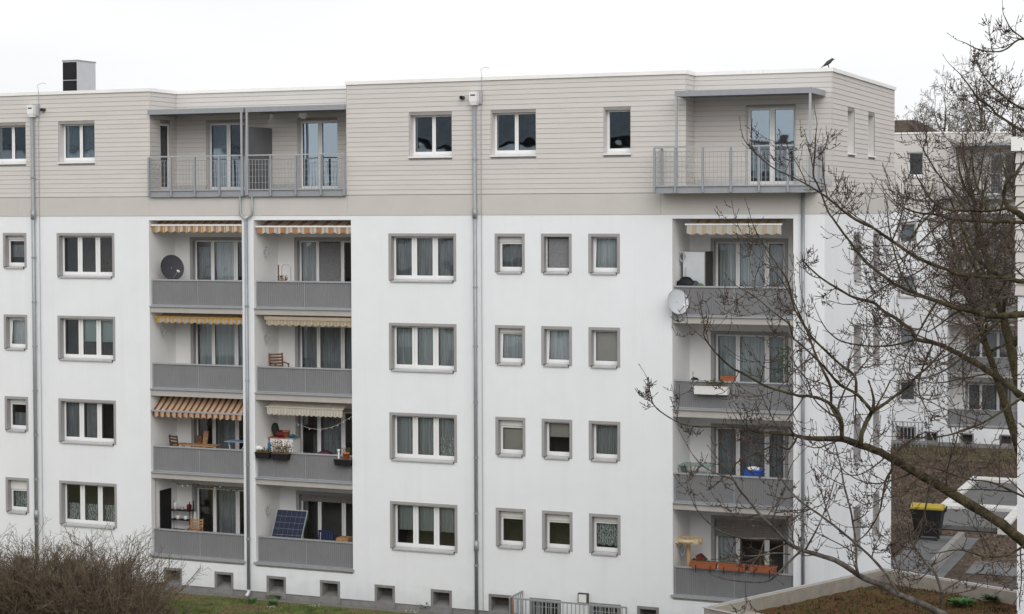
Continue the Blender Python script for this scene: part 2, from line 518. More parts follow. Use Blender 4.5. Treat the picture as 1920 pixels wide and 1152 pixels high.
WR = random.Random(5)
def window(par, fr, u0, u1, z0, z1, mulls=(), depth=.21, band=.09, style=(), shutter=0, tilt=0.0, glass='glass',
           sill='sill', door=False, shutter_mat='shutter', reveal='surround', room=True, stile=.075, bottom=.125, name='window'):
    """one window: frame with sub-parts surround, pane, sill, roller_shutter, curtain, interior"""
    tb = band if band else .02
    a, b = u0 + tb, u1 - tb
    top = z1 - (tb if band else .02)
    zb = z0 + (.045 if not door else .0)
    D = depth
    # surround
    f = MB(); f.fr = fr
    pr = -.005 if band else .012
    f.box(u0, a, pr, D + .05, z0, z1)
    f.box(b, u1, pr, D + .05, z0, z1)
    f.box(a, b, pr, D + .05, top, z1)
    # frame
    s = MB(); s.fr = fr
    t2 = top
    if shutter and shutter_mat == 'shutter':
        t2 = top - shutter
    d0, d1 = D, D + .07
    def sh(d, z):
        return d + (z - zb) * tilt
    s.box(a, a + .03, d0, d1, zb, t2); s.box(b - .03, b, d0, d1, zb, t2)
    s.box(a + .03, b - .03, d0, d1, zb, zb + .035); s.box(a + .03, b - .03, d0, d1, t2 - .025, t2)
    edges = [a + .03] + [x for mm in mulls for x in mm] + [b - .03]
    panes = []
    for i in range(0, len(edges), 2):
        l, r = edges[i], edges[i + 1]
        panes.append((l, r))
    for (l, r) in mulls:
        c = (l + r) / 2
        s.box(c - .018, c + .018, d0 + .004, d1, zb + .035, t2 - .025)
    sub = []
    k = 0
    for (l, r) in panes:
        L0 = l - (0 if k == 0 else (mulls[k - 1][1] - mulls[k - 1][0]) / 2 - .018)
        R0 = r + (0 if k == len(panes) - 1 else (mulls[k][1] - mulls[k][0]) / 2 - .018)
        li = l + (stile - .03 if k == 0 else 0); ri = r - (stile - .03 if k == len(panes) - 1 else 0)
        bz, tz = zb + bottom, t2 - .06
        y0 = zb + .036; y1 = t2 - .026
        e = -.012
        def hb(x0, x1, za, zc, dd0, dd1, mi=0):
            s.hexa([(x0, sh(dd0, za), za), (x1, sh(dd0, za), za), (x1, sh(dd1, za), za), (x0, sh(dd1, za), za),
                    (x0, sh(dd0, zc), zc), (x1, sh(dd0, zc), zc), (x1, sh(dd1, zc), zc), (x0, sh(dd1, zc), zc)], mi)
        hb(L0 + .002, li, y0, y1, d0 + e, d1 - .01); hb(ri, R0 - .002, y0, y1, d0 + e, d1 - .01)
        hb(li, ri, y0, bz, d0 + e, d1 - .01); hb(li, ri, tz, y1, d0 + e, d1 - .01)
        g = .010
        hb(li, li + g, bz, tz, d0 + e + .006, d0 + .02, 1); hb(ri - g, ri, bz, tz, d0 + e + .006, d0 + .02, 1)
        hb(li + g, ri - g, bz, bz + g, d0 + e + .006, d0 + .02, 1); hb(li + g, ri - g, tz - g, tz, d0 + e + .006, d0 + .02, 1)
        sub.append((li, ri, bz, tz))
        k += 1
    w = s.build(name, [M['pvc'], M['gasket']], par)
    f.build('surround', M[reveal], w)
    for (li, ri, bz, tz) in sub:
        p = MB(); p.fr = fr
        pd = d0 + .018
        p.face([(li, sh(pd, bz), bz), (ri, sh(pd, bz), bz), (ri, sh(pd, tz), tz), (li, sh(pd, tz), tz)])
        p.build('pane', M[glass], w)
    if sill:
        q = MB(); q.fr = fr
        x0, x1 = (a, b) if band else (u0 - .02, u1 + .02)
        c0, c1 = x0 + .02, x1 - .02
        q.hexa([(c0, -.055, z0 - .012), (c1, -.055, z0 - .012), (c1, D + .01, z0 + .018), (c0, D + .01, z0 + .018),
                (c0, -.055, z0 + .006), (c1, -.055, z0 + .006), (c1, D + .01, z0 + .042), (c0, D + .01, z0 + .042)])
        q.box(c0, c1, -.06, -.052, z0 - .03, z0 + .008)
        q.box(x0, c0, -.062, D - .002, z0 - .03, z0 + .036, 1 if band else 0)
        q.box(c1, x1, -.062, D - .002, z0 - .03, z0 + .036, 1 if band else 0)
        q.build('sill', [M[sill], M['darkcap'] if band else M[sill]], w)
    if shutter:
        q = MB(); q.fr = fr
        if shutter_mat == 'shutter':
            q.box(a, b, D - .03, D + .07, t2, top)
            q.box(a + .01, b - .01, D - .045, D - .031, t2 + .004, t2 + .03)
        else:
            n = int(shutter / .05)
            for i in range(n):
                zz = top - (i + 1) * .05
                q.box(a + .02, b - .02, D - .055 + (.006 if i % 2 else 0), D - .035, zz + .006, zz + .05)
            q.box(a + .02, b - .02, D - .06, D - .03, top - n * .05 - .03, top - n * .05)
        q.build('roller_shutter', M[shutter_mat], w)
    for st in style:
        # (kind, pane index or None, z fraction low, z fraction high)
        kind, pi, f0, f1 = st
        if pi is None:
            x0, x1 = a + .04, b - .04
        else:
            x0, x1 = panes[pi][0] - .02, panes[pi][1] + .02
        zl, zh = zb + .05, t2 - .03
        za, zc = zl + (zh - zl) * f0, zl + (zh - zl) * f1
        q = MB(); q.fr = fr
        if kind in ('blind', 'blind_t', 'net'):
            dd = D + .10 if kind != 'net' else D - .012
            if kind == 'net':
                q.face([(x0, dd, za + .06), (x1, dd, za + .06), (x1, dd, zc), (x0, dd, zc)])
            else:
                q.box(x0, x1, dd, dd + .006, za, zc)
                q.box(x0, x1, dd - .006, dd + .012, za - .02, za)
            nm = {'blind': 'blind', 'blind_t': 'blind', 'net': 'insect_net'}[kind]
            q.build(nm, M[kind], w)
        elif kind == 'plant':
            rg = random.Random(int(u0 * 10))
            for i in range(60):
                c = Vector((x0 + (x1 - x0) * rg.random(), D + .18 + rg.random() * .1, za + (zc - za) * rg.random() ** 1.6))
                dx = Vector((rg.uniform(-.07, .07), rg.uniform(-.02, .02), rg.uniform(.02, .12)))
                q.face([c, c + dx + Vector((.02, 0, 0)), c + dx * 1.6, c + dx - Vector((.02, 0, 0))])
            q.build('plant', M['plant'], w)
        else:
            m_ = {'sheer': 'curtain', 'teal': 'curtain_t', 'dsheer': 'curtain_d', 'lace': 'lace'}[kind]
            curtain_mb(q, x0, x1, za, zc, D + .16, amp=.03 if kind != 'lace' else .01, pitch=WR.uniform(.075, .11), scallop=.05 if kind == 'lace' else 0, rng=WR)
            q.build('curtain', M[m_], w)
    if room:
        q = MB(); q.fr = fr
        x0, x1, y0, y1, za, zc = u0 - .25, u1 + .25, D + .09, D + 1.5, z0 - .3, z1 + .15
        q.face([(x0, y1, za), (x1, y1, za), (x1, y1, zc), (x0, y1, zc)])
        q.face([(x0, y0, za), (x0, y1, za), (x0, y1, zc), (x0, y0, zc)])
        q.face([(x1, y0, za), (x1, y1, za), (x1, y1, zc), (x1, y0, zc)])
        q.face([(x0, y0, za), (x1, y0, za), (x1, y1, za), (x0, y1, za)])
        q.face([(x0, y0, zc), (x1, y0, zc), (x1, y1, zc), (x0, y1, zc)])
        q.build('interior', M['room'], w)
    return w

def mull3(u0, u1, band=.09, mw=.185, side=.085):
    a, b = u0 + band + side, u1 - band - side
    pw = (b - a - 2 * mw) / 3
    return ((a + pw, a + pw + mw), (a + 2 * pw + mw, a + 2 * pw + 2 * mw))

def mull2(u0, u1, mw=.12, side=.08):
    c = (u0 + u1) / 2
    return ((c - mw / 2, c + mw / 2),)

# ------------------------------------------------------------------ cladding boards
NB = 23
CZ0, CZ1 = 12.925, 16.365
def boards(par, fr, u0, u1, holes=(), joined=None, skip=None):
    pitch = (CZ1 - CZ0) / NB
    for i in range(NB):
        za, zc = CZ0 + i * pitch, CZ0 + (i + 1) * pitch
        cuts = [(h[0], h[1]) for h in holes if h[2] < zc - .01 and h[3] > za + .01]
        segs, cur = [], u0
        for c in sorted(cuts):
            if c[0] > cur + .02: segs.append((cur, c[0]))
            cur = max(cur, c[1])
        if cur < u1 - .02: segs.append((cur, u1))
        for (x0, x1) in segs:
            q = joined or MB(); q.fr = fr
            lo = -.017; hi = -.008
            za2, zc2 = za + .0085, zc
            q.hexa([(x0, lo, za2), (x1, lo, za2), (x1, .0, za2), (x0, .0, za2), (x0, hi, zc2), (x1, hi, zc2), (x1, .0, zc2), (x0, .0, zc2)])
            if joined is None:
                q.build('board', M['clad'], par)

# ------------------------------------------------------------------ loggia
RAILZ = [(1.11, 1.98, 1.0), (3.87, 4.73, 3.66), (6.62, 7.46, 6.38), (9.34, 10.21, 9.12)]
def loggia(par, ox, oy, x0, x1, ztop, dep, du0, dmul, doors, rib=.07, first=True):
    fr = frame((ox, oy, 0), (1, 0), (0, 1))
    wfr = frame((ox, oy + dep, 0), (1, 0), (0, 1))
    holes = []
    for k in range(4):
        ft = RAILZ[k][0] + .06
        holes.append((du0, du0 + 2.37, ft, [3.27, 6.03, 8.81, 11.58][k]))
    q = MB(); q.fr = wfr
    wall_grid(q, x0, x1, 1.0, ztop, holes)
    q.fr = fr
    q.face([(x0, 0, 1.0), (x0, dep, 1.0), (x0, dep, ztop), (x0, 0, ztop)])
    q.face([(x1, 0, 1.0), (x1, dep, 1.0), (x1, dep, ztop), (x1, 0, ztop)])
    q.face([(x0, 0, ztop), (x1, 0, ztop), (x1, dep, ztop), (x0, dep, ztop)])
    q.face([(x0, 0, 1.0), (x1, 0, 1.0), (x1, dep, 1.0), (x0, dep, 1.0)])
    q.build('loggia_wall', M['stucco_in'], par)
    for k in range(4):
        pz0, pz1, sb = RAILZ[k]
        s = MB(); s.fr = fr
        if k:
            s.box(x0 + .004, x1 - .004, .03, dep - .004, sb, pz0 - .035)
        else:
            s.box(x0 + .004, x1 - .004, .06, dep - .004, 1.004, pz0 - .035)
        s.build('balcony_slab', M['slab'], par)
        s = MB(); s.fr = fr
        s.box(x0 - (.05 if k == 0 else -.006), x1 + (.05 if k == 0 else -.006), -.06 if k == 0 else -.035, .16, pz0 - .033, pz0 - (.0 if k else -.045))
        s.build('drip_ledge', M['steel_l'], par)
        # ribbed balustrade
        p = MB(); p.fr = fr
        yb = .13
        xa, xb = x0 + .05, x1 - .01
        n = int((xb - xa) / rib)
        wd = (xb - xa) / n
        for i in range(n):
            a = xa + i * wd
            pts = [(a, yb + .018), (a + wd * .18, yb), (a + wd * .62, yb), (a + wd * .80, yb + .018), (a + wd, yb + .018)]
            for (u, d), (u2, d2) in zip(pts, pts[1:]):
                p.face([(u, d, pz0 + .03), (u2, d2, pz0 + .03), (u2, d2, pz1 - .03), (u, d, pz1 - .03)])
        r = p.build('balcony_railing', M['panel'], par)
        h = MB(); h.fr = fr
        h.box(xa - .02, xb, yb - .03, yb + .05, pz1 - .045, pz1)
        h.build('handrail', M['steel_l'], r)
        h = MB(); h.fr = fr
        h.box(xa, xb, yb - .015, yb + .04, pz0 + .005, pz0 + .04)
        h.box(xa - .025, xa + .006, yb - .02, yb + .045, pz0 + .003, pz1 - .046)
        h.box(xb - .006, xb + .008, yb - .02, yb + .045, pz0 + .003, pz1 - .046)
        h.build('edge_profile', M['steel'], r)
        h = MB(); h.fr = fr
        xm_ = xa + (xb - xa) * .5
        h.box(xm_ - .012, xm_ + .012, yb - .008, yb - .002, pz0 + .041, pz1 - .046)
        h.build('panel_joint', M['steel'], r)
        st, shh, gl, smat = doors[k]
        hz = holes[k]
        window(par, wfr, hz[0], hz[1], hz[2], hz[3], dmul, depth=.16, band=.11, style=st, shutter=shh, shutter_mat=smat or 'shutter_grey',
               sill=None, door=True, bottom=.10, name='balcony_window', glass=gl)
    return fr

# ------------------------------------------------------------------ terrace railing (steel posts, rails, thin bars)
def rail_run(mb_post, mb_rail, mb_inf, pts, posts, z0, zt, fr=None):
    """pts: polyline in plan of the rail; posts: plan points of posts"""
    for (x, y) in posts:
        mb_post.append((x, y))
    for (a, b) in zip(pts, pts[1:]):
        mb_rail.bar((a[0], a[1], zt - .02), (b[0], b[1], zt - .02), .05, .04)
        mb_rail.bar((a[0], a[1], z0 + .19), (b[0], b[1], z0 + .19), .035, .035)
        mb_rail.bar((a[0], a[1], zt - .16), (b[0], b[1], zt - .16), .012, .012)
        L = math.hypot(b[0] - a[0], b[1] - a[1])
        n = int(L / .115)
        for i in range(1, n):
            t = i / n
            x, y = a[0] + (b[0] - a[0]) * t, a[1] + (b[1] - a[1]) * t
            mb_inf.box(x - .006, x + .006, y - .006, y + .006, z0 + .2, zt - .155)
        for zz in (.42, .62, .82, 1.0):
            mb_inf.bar((a[0], a[1], z0 + zz), (b[0], b[1], z0 + zz), .007, .007)

def terrace_railing(par, runs, posts, z0, zt):
    r, inf, ps = MB(), MB(), []
    for pts in runs:
        rail_run(ps, r, inf, pts, [], z0, zt)
    o = r.build('terrace_railing', M['steel_l'], par)
    inf.build('bar_infill', M['steel_l'], o)
    for (x, y) in posts:
        q = MB(); q.box(x - .028, x + .028, y - .045, y + .015, z0, zt - .045)
        q.build('post', M['steel'], o)
    return o

def canopy(par, x0, x1, y0, y1, z0, z1, posts, zfloor):
    q = MB()
    q.box(x0, x1, y0, y0 + .06, z0, z1)
    q.box(x0, x0 + .06, y0 + .06, y1, z0, z1); q.box(x1 - .06, x1, y0 + .06, y1, z0, z1)
    q.box(x0 + .06, x1 - .06, y0 + .06, y1, z1 - .06, z1 - .005)
    n = 3
    for i in range(1, n + 1):
        yy = y0 + (y1 - y0) * i / (n + 1)
        q.box(x0 + .06, x1 - .06, yy - .03, yy + .03, z1 - .14, z1 - .06)
    o = q.build('canopy', M['steel'], par)
    for (x, y) in posts:
        p = MB(); p.box(x - .03, x + .03, y - .03, y + .03, zfloor, z0)
        p.build('post', M['steel_l'], o)
    return o

def pipe(par, x, y, z0, z1, r, name='downpipe', collars=(), mt='zinc'):
    q = MB(); q.tube([(x, y, z0), (x, y, z1)], r, 10)
    o = q.build(name, M[mt], par, True)
    for zc in collars:
        c = MB(); c.tube([(x, y, zc - .03), (x, y, zc + .03)], r + .014, 10)
        c.box(x - .012, x + .012, y, 0 if y > -1 else y, zc - .012, zc + .012)
        c.build('pipe_clamp', M[mt], o)
    return o

WT = [3.39, 6.163, 8.953, 11.73]; WBZ = [1.902, 4.69, 7.478, 10.254]; CB = [2.198, 4.99, 7.771, 10.547]

# =================================================================== ground
def sheet(name, pts, z, mt):
    q = MB(); q.face([(x, y, z) for x, y in pts])
    o = q.build(name, M[mt]); tag(o, kind='structure'); return o
M['soil'] = ground_mat('soil', [(.34, (.040, .030, .024)), (.5, (.085, .064, .051)), (.66, (.15, .12, .10))], .55, 7, bump=1.0)
M['lawn'] = ground_mat('lawn', [(.36, (.16, .115, .08)), (.47, (.18, .14, .082)), (.53, (.13, .145, .045)), (.68, (.11, .17, .045))], .7, 8)
M['lawn2'] = ground_mat('far_lawn', [(.36, (.11, .082, .06)), (.50, (.10, .088, .05)), (.60, (.075, .082, .034)), (.74, (.075, .095, .036))], .35, 3)
M['paving'] = ground_mat('grey_paving', [(.3, (.10, .10, .102)), (.7, (.20, .20, .205))], .8, 14, bump=.2)
M['gravel'] = ground_mat('gravel_strip', [(.3, (.16, .15, .135)), (.7, (.30, .28, .25))], 6, 40, bump=.8)
M['asphalt'] = ground_mat('asphalt', [(.3, (.085, .075, .068)), (.7, (.135, .12, .11))], .5, 20, bump=.3)
M['sedum'] = ground_mat('sedum_mat', [(.30, (.050, .024, .017)), (.46, (.105, .048, .028)), (.56, (.115, .078, .034)), (.70, (.075, .10, .028))], 1.1, 13, bump=1.0)
M['parapet'] = mat('sand_concrete', (.34, .31, .265), .9, var=.12, scale=4, bump=.3)
M['kerb'] = mat('pale_concrete', (.24, .23, .215), .9, var=.12, scale=4, bump=.2)
sheet('ground', [(-700, -700), (700, -700), (700, 900), (-700, 900)], -.012, 'soil')
sheet('lawn', [(-60, -22), (8.6, -22), (8.6, -.36), (-60, -.36)], 0.0, 'lawn')
sheet('gravel_strip', [(-60, -.355), (13.2, -.355), (13.2, .2), (-60, .2)], .004, 'gravel')
sheet('far_lawn', [(-20, 40.8), (40, 40.8), (40, 46.0), (-20, 46.0)], .0, 'lawn2')
sheet('path', [(13.0, 11.0), (15.2, 11.0), (15.2, 19.2), (13.0, 19.2)], .006, 'paving')
sheet('path', [(15.75, 12.2), (17.6, 12.2), (17.6, 14.6), (15.75, 14.6)], .006, 'paving')
sheet('road', [(13.4, 1.5), (40, 1.5), (40, 10.9), (13.4, 10.9)], .003, 'asphalt')

# =================================================================== the apartment building
BLD = thing('apartment_building', 'long white apartment block with beige boarded top floor and stacked grey balconies', 'building', (0, 0, 0))
FF = frame((0, 0, 0), (1, 0), (0, 1))
XL, XG, YB = -19.0, 13.731, 9.65
GF = frame((XG, 0, 0), (0, 1), (-1, 0))
L1, L2, L3 = (-8.765, -5.245), (-4.814, -1.305), (9.227, 12.83)
BW = [(-14.3, -13.6), (-12.25, -11.55), (-10.25, -9.55), (-8.31, -7.61), (-6.37, -5.66), (-4.43, -3.72), (-2.49, -1.77), (-.55, .16), (1.39, 2.11), (3.34, 4.10), (8.12, 8.80)]
BIGB = [(4.69, 5.71), (6.61, 7.62)]
cols3 = [(-12.418, -10.115), (0.0, 2.307)]
cols1 = [(3.589, 4.575), (5.103, 6.089), (6.614, 7.609), (-14.627, -13.652)]
holes = [(*c, WBZ[k], WT[k]) for c in cols3 for k in range(4)] + [(*c, CB[k], WT[k]) for c in cols1 for k in range(4)]
holes += [(*L1, 1.0, 12.148), (*L2, 1.0, 12.148), (*L3, 1.0, 12.17)]
holes += [(a, b, .2, .735) for a, b in BW] + [(a, b, .2, .72) for a, b in BIGB]
q = MB(); q.fr = FF
wall_grid(q, XL, XG, .2, 12.30, holes)
q.face([(XL, YB, .2), (XG, YB, .2), (XG, YB, 12.9), (XL, YB, 12.9)])
q.face([(XL, 0, .2), (XL, YB, .2), (XL, YB, 16.36), (XL, 0, 16.36)])
q.fr = GF
gh = [(a, b, WBZ[k], WT[k]) for (a, b) in ((3.84, 4.85), (6.70, 7.71)) for k in range(4)]
wall_grid(q, 0, YB, .2, 12.30, gh)
q.build('wall', M['stucco'], BLD)
# plinth, recessed 3 cm under the render edge
q = MB(); q.fr = FF
wall_grid(q, XL, XG - .03, -.3, .2, [(a, b, -.31, .2) for a, b in BIGB], d=.03)
q.face([(XL, 0, .2), (XG, 0, .2), (XG, .03, .2), (XL, .03, .2)])
q.fr = GF; q.face([(.03, .03, -.3), (YB, .03, -.3), (YB, .03, .2), (.03, .03, .2)])
q.build('plinth', M['plinth'], BLD)
# basement windows
for (a, b) in BW:
    q = MB(); q.fr = FF
    z0, z1 = .02, .735
    q.box(a, a + .085, -.004, .42, z0, z1); q.box(b - .085, b, -.004, .42, z0, z1); q.box(a + .085, b - .085, -.004, .42, z1 - .085, z1)
    q.hexa([(a + .085, -.003, -.1), (b - .085, -.003, -.1), (b - .085, .42, -.1), (a + .085, .42, -.1),
            (a + .085, -.003, .20), (b - .085, -.003, .20), (b - .085, .42, .33), (a + .085, .42, .33)])
    w = q.build('basement_window', M['plinth'], BLD)
    q = MB(); q.fr = FF
    q.face([(a + .085, .40, .33), (b - .085, .40, .33), (b - .085, .40, z1 - .08), (a + .085, .40, z1 - .08)])
    q.build('pane', mat('basement_pane', (.10, .095, .09), .6) if 'bp' not in M else M['bp'], w)
for (a, b) in BIGB:
    q = MB(); q.fr = FF
    z0, z1 = -.3, .72
    q.box(a, a + .085, -.004, .3, z0, z1); q.box(b - .085, b, -.004, .3, z0, z1); q.box(a + .085, b - .085, -.004, .3, z1 - .085, z1)
    q.box(a + .085, b - .085, .29, .3, z0, z1 - .085)
    w = q.build('basement_window', M['plinth'], BLD)
    q = MB(); q.fr = FF
    q.face([(a + .3, .27, z0), (b - .2, .27, z0), (b - .2, .27, z1 - .14), (a + .3, .27, z1 - .14)])
    q.build('pane', M['glass'], w)
    q = MB(); q.fr = FF
    q.face([(a + .3, .285, z0), (b - .2, .285, z0), (b - .2, .285, z1 - .14), (a + .3, .285, z1 - .14)])
    q.build('interior', M['gasket'], w)
    g = MB(); g.fr = FF
    n = 8
    for i in range(n + 1):
        u = a + .12 + (b - a - .24) * i / n
        g.box(u - .008, u + .008, .03, .045, z0, z1 - .09)
    for zz in (.45, .6):
        g.box(a + .09, b - .09, .028, .03, zz, zz + .02)
    g.build('window_bars', M['steel_l'], w)

# ordinary windows: what shows behind each glass differs
styA = {3: [('plant', 2, 0, .3)], 2: [('blind_t', 1, .42, 1), ('blind_t', 2, .42, 1)], 1: [('dsheer', 0, 0, 1), ('dsheer', 1, 0, 1)], 0: [('lace', None, .0, .47)]}
styB = {3: [('dsheer', None, 0, 1)], 2: [('teal', None, 0, 1)], 1: [('teal', None, 0, 1), ('lace', 2, 0, .5)], 0: [('teal', None, .36, 1)]}
for c, sty in zip(cols3, (styA, styB)):
    for k in range(4):
        window(BLD, FF, c[0], c[1], WBZ[k], WT[k], mull3(*c), style=sty[k])
C0 = {3: dict(shutter=.17, style=[('dsheer', None, 0, 1)]), 2: dict(shutter=.14, style=[('sheer', None, 0, 1)], tilt=.07), 1: dict(shutter=.19, style=[('blind', None, 0, 1)]), 0: dict(shutter=.2)}
C1 = {3: dict(style=[('net', None, 0, 1), ('sheer', None, 0, 1)]), 2: dict(style=[('sheer', None, 0, 1)], tilt=.08), 1: dict(style=[('blind', None, .55, 1)]), 0: dict(shutter=.22)}
C2 = {3: dict(style=[('sheer', None, 0, 1), ('sheer', None, .2, 1)], tilt=.08), 2: dict(style=[('blind', None, 0, 1)], glass='glass'), 1: dict(style=[('teal', None, 0, 1)]), 0: dict(shutter=.16, style=[('lace', None, .1, 1)])}
DD = {3: dict(shutter=.13, style=[('dsheer', None, .3, .8)]), 2: dict(shutter=.07, tilt=.09, style=[('sheer', None, 0, 1)]), 1: dict(shutter=.14, style=[('dsheer', None, 0, .6)]), 0: dict(shutter=.33, style=[('lace', None, 0, 1)])}
for c, sp in zip(cols1, (C0, C1, C2, DD)):
    for k in range(4):
        window(BLD, FF, c[0], c[1], CB[k], WT[k], **sp[k])
for (a, b, z0, z1) in gh:
    window(BLD, GF, a, b, z0, z1, style=[('dsheer', None, 0, 1)])

# loggias
dm = lambda x: ((x + .73, x + .86), (x + 1.61, x + 1.76))
G1 = 'glass'
loggia(BLD, 0, 0, *L1, 12.148, 1.55, -8.19, dm(-8.19), [
    ([('dsheer', 1, 0, 1), ('plant', 0, 0, .3)], 0, G1, None), ([('dsheer', 1, 0, 1)], 0, G1, None),
    ([('teal', None, 0, 1)], 0, G1, None), ([('dsheer', 0, 0, .9), ('sheer', 1, 0, 1)], 0, G1, None)])
loggia(BLD, 0, 0, *L2, 12.148, 1.56, -4.21, dm(-4.21), [
    ([], .2, G1, None), ([('dsheer', 1, 0, 1)], 0, G1, None), ([('dsheer', None, 0, 1)], 0, G1, None), ([('sheer', 0, 0, 1), ('net', 1, 0, 1)], 0, G1, None)])
loggia(BLD, 0, 0, *L3, 12.17, 1.72, 9.88, dm(9.88), [
    ([('sheer', 0, 0, 1)], .52, G1, None), ([('dsheer', None, 0, 1)], 0, G1, None), ([('teal', None, 0, 1), ('sheer', 1, 0, 1)], 0, G1, None), ([('sheer', None, 0, 1)], 0, G1, None)], rib=.055)

# band under the boards, in long sheets with open joints
bx = [XL, -14.0, -8.7, -1.41, 3.02, 8.88, XG + .02]
for a, b in zip(bx, bx[1:]):
    q = MB(); q.fr = FF; q.box(a + .003, b - .003, -.018, .05, 12.295, 12.91); q.build('fascia_band', M['band'], BLD)
q = MB(); q.fr = GF; q.box(.053, YB + .02, -.018, .05, 12.295, 12.91); q.build('fascia_band', M['band'], BLD)

# top floor: backing walls + boards
RL, RR = 1.59, .87
xa, xb, xc = -8.706, -1.405, 9.63
TW = {'f1': [(-15.06, -13.63, 14.08, 15.40), (-12.30, -10.85, 14.08, 15.40)], 'f2': [(.73, 2.19, 14.08, 15.40), (3.48, 4.96, 14.08, 15.41), (7.11, 7.96, 14.08, 15.41)],
      'rl': [(-7.54, -6.05, 13.12, 15.38), (-4.08, -2.60, 13.12, 15.38)], 'rr': [(11.20, 12.68, 13.12, 15.41)], 'sl': [(.60, 1.20, 13.12, 15.36)],
      'g': [(2.95, 3.92, 14.08, 15.39), (5.89, 6.88, 14.08, 15.39)]}
FRL = frame((0, RL, 0), (1, 0), (0, 1)); FRR = frame((0, RR, 0), (1, 0), (0, 1))
SL = frame((xa, 0, 0), (0, 1), (-1, 0)); SR = frame((xc, 0, 0), (0, 1), (-1, 0)); SX = frame((xb, 0, 0), (0, 1), (1, 0))
back = MB()
YT = 10.10
sections = [(FF, XL, xa, TW['f1']), (SL, 0, RL, TW['sl']), (FRL, xa, xb, TW['rl']), (SX, 0, RL, []), (FF, xb, xc, TW['f2']), (SR, 0, RR, []), (FRR, xc, XG, TW['rr']), (GF, RR, YT, TW['g'])]
for fr, a, b, hs in sections:
    back.fr = fr
    wall_grid(back, a, b, 12.91, 16.36, hs)
back.fr = FF
back.face([(XL, YT, 12.9), (XG, YT, 12.9), (XG, YT, 16.36), (XL, YT, 16.36)])
back.face([(XL, YB, 12.9), (XG, YB, 12.9), (XG, YT, 12.9), (XL, YT, 12.9)])
back.build('top_floor_wall', M['joint'], BLD)
for fr, a, b, hs in sections:
    e0, e1 = a, b
    if fr is FF and a == XL: e1 = b + .02
    if fr is FF and a == xb: e0 = a - .02; e1 = b + .02
    if fr is FRR: e1 = b + .02
    if fr in (SL, SR): e1 = b - .028
    boards(BLD, fr, e0, e1, hs)
for (x, y) in ((xa, 0), (xc, 0), (XG, RR), (xb, 0)):
    q = MB(); s = 1 if x != xb else -1
    q.box(min(x + .0221 * s, x + .030 * s), max(x + .0221 * s, x + .030 * s), y - .030, y - .004, CZ0, CZ1)
    q.build('corner_trim', M['clad'], BLD)
TOPW = dict(depth=.27, band=0, reveal='clad', sill='sillw', glass='glass_blue')
for (a, b, z0, z1) in TW['f1']:
    window(BLD, FF, a, b, z0, z1, mull2(a, b), style=[('sheer', None, 0, 1)] if a > -13 else [], **TOPW)
for i, (a, b, z0, z1) in enumerate(TW['f2']):
    window(BLD, FF, a, b, z0, z1, mull2(a, b) if i < 2 else (), **TOPW)
for (a, b, z0, z1) in TW['g']:
    window(BLD, GF, a, b, z0, z1, **TOPW)
TOPD = dict(depth=.2, band=0, reveal='clad', sill=None, glass='glass_blue', door=True, name='terrace_door', bottom=.13)
for (a, b, z0, z1) in TW['rl']:
    window(BLD, FRL, a, b, z0, z1, mull2(a, b, .15), style=[('sheer', 0, 0, 1)], **TOPD)
for (a, b, z0, z1) in TW['rr']:
    window(BLD, FRR, a, b, z0, z1, mull2(a, b, .15), **TOPD)
for (a, b, z0, z1) in TW['sl']:
    window(BLD, SL, a, b, z0, z1, **{**TOPD, 'glass': 'glass', 'depth': .05})

# coping in sheets with joints, and roof
def coping(fr, u0, u1, w=.30, jl=2.6):
    n = max(1, round((u1 - u0) / jl)); l = (u1 - u0) / n
    for i in range(n):
        q = MB(); q.fr = fr
        a, b = u0 + i * l, u0 + (i + 1) * l - .006
        q.hexa([(a, -.06, 16.368), (b, -.06, 16.368), (b, w, 16.368), (a, w, 16.368), (a, -.06, 16.475), (b, -.06, 16.475), (b, w, 16.49), (a, w, 16.49)])
        q.build('coping', M['cap'], BLD)
coping(FF, XL, xa + .06)
coping(SL, .31, RL - .07)
coping(FRL, xa - .0, xb - .0)
coping(FF, xb - .06, xc + .06)
coping(SX, .31, RL - .07)
coping(SR, .31, RR - .07)
coping(FRR, xc, XG + .06)
coping(GF, RR + .31, YT + .05)
q = MB()
q.face([(XL, .2, 16.36), (xa - .1, .2, 16.36), (xa - .1, YT, 16.36), (XL, YT, 16.36)])
q.face([(xa - .1, RL + .1, 16.36), (xb + .1, RL + .1, 16.36), (xb + .1, YT, 16.36), (xa - .1, YT, 16.36)])
q.face([(xb + .1, .2, 16.36), (xc - .1, .2, 16.36), (xc - .1, YT, 16.36), (xb + .1, YT, 16.36)])
q.face([(xc - .1, RR + .1, 16.36), (XG - .1, RR + .1, 16.36), (XG - .1, YT, 16.36), (xc - .1, YT, 16.36)])
q.build('roof', M['roof'], BLD)

# terraces
def platform(x0, x1, y0, y1):
    q = MB(); q.box(x0 + .02, x1 - .02, y0 + .065, y1, 12.98, 13.10); q.build('terrace_floor', M['slab'], BLD)
    q = MB(); q.box(x0, x1, y0, y0 + .06, 12.90, 13.105); q.box(x0, x0 + .05, y0 + .06, y1, 12.915, 13.09); q.box(x1 - .05, x1, y0 + .06, y1, 12.915, 13.09)
    q.build('edge_beam', M['steel'], BLD)
yt = -.16
platform(-8.67, -5.07, yt + .03, RL - .03); platform(-4.99, -1.44, yt + .03, RL - .03)
terrace_railing(BLD, [[(-8.64, yt), (-5.09, yt)]], [(x, yt) for x in (-8.63, -7.78, -6.88, -5.96, -5.09)], 12.93, 14.24)
terrace_railing(BLD, [[(-4.98, yt), (-1.43, yt)]], [(x, yt) for x in (-4.98, -4.07, -3.16, -2.26, -1.44)], 12.93, 14.24)
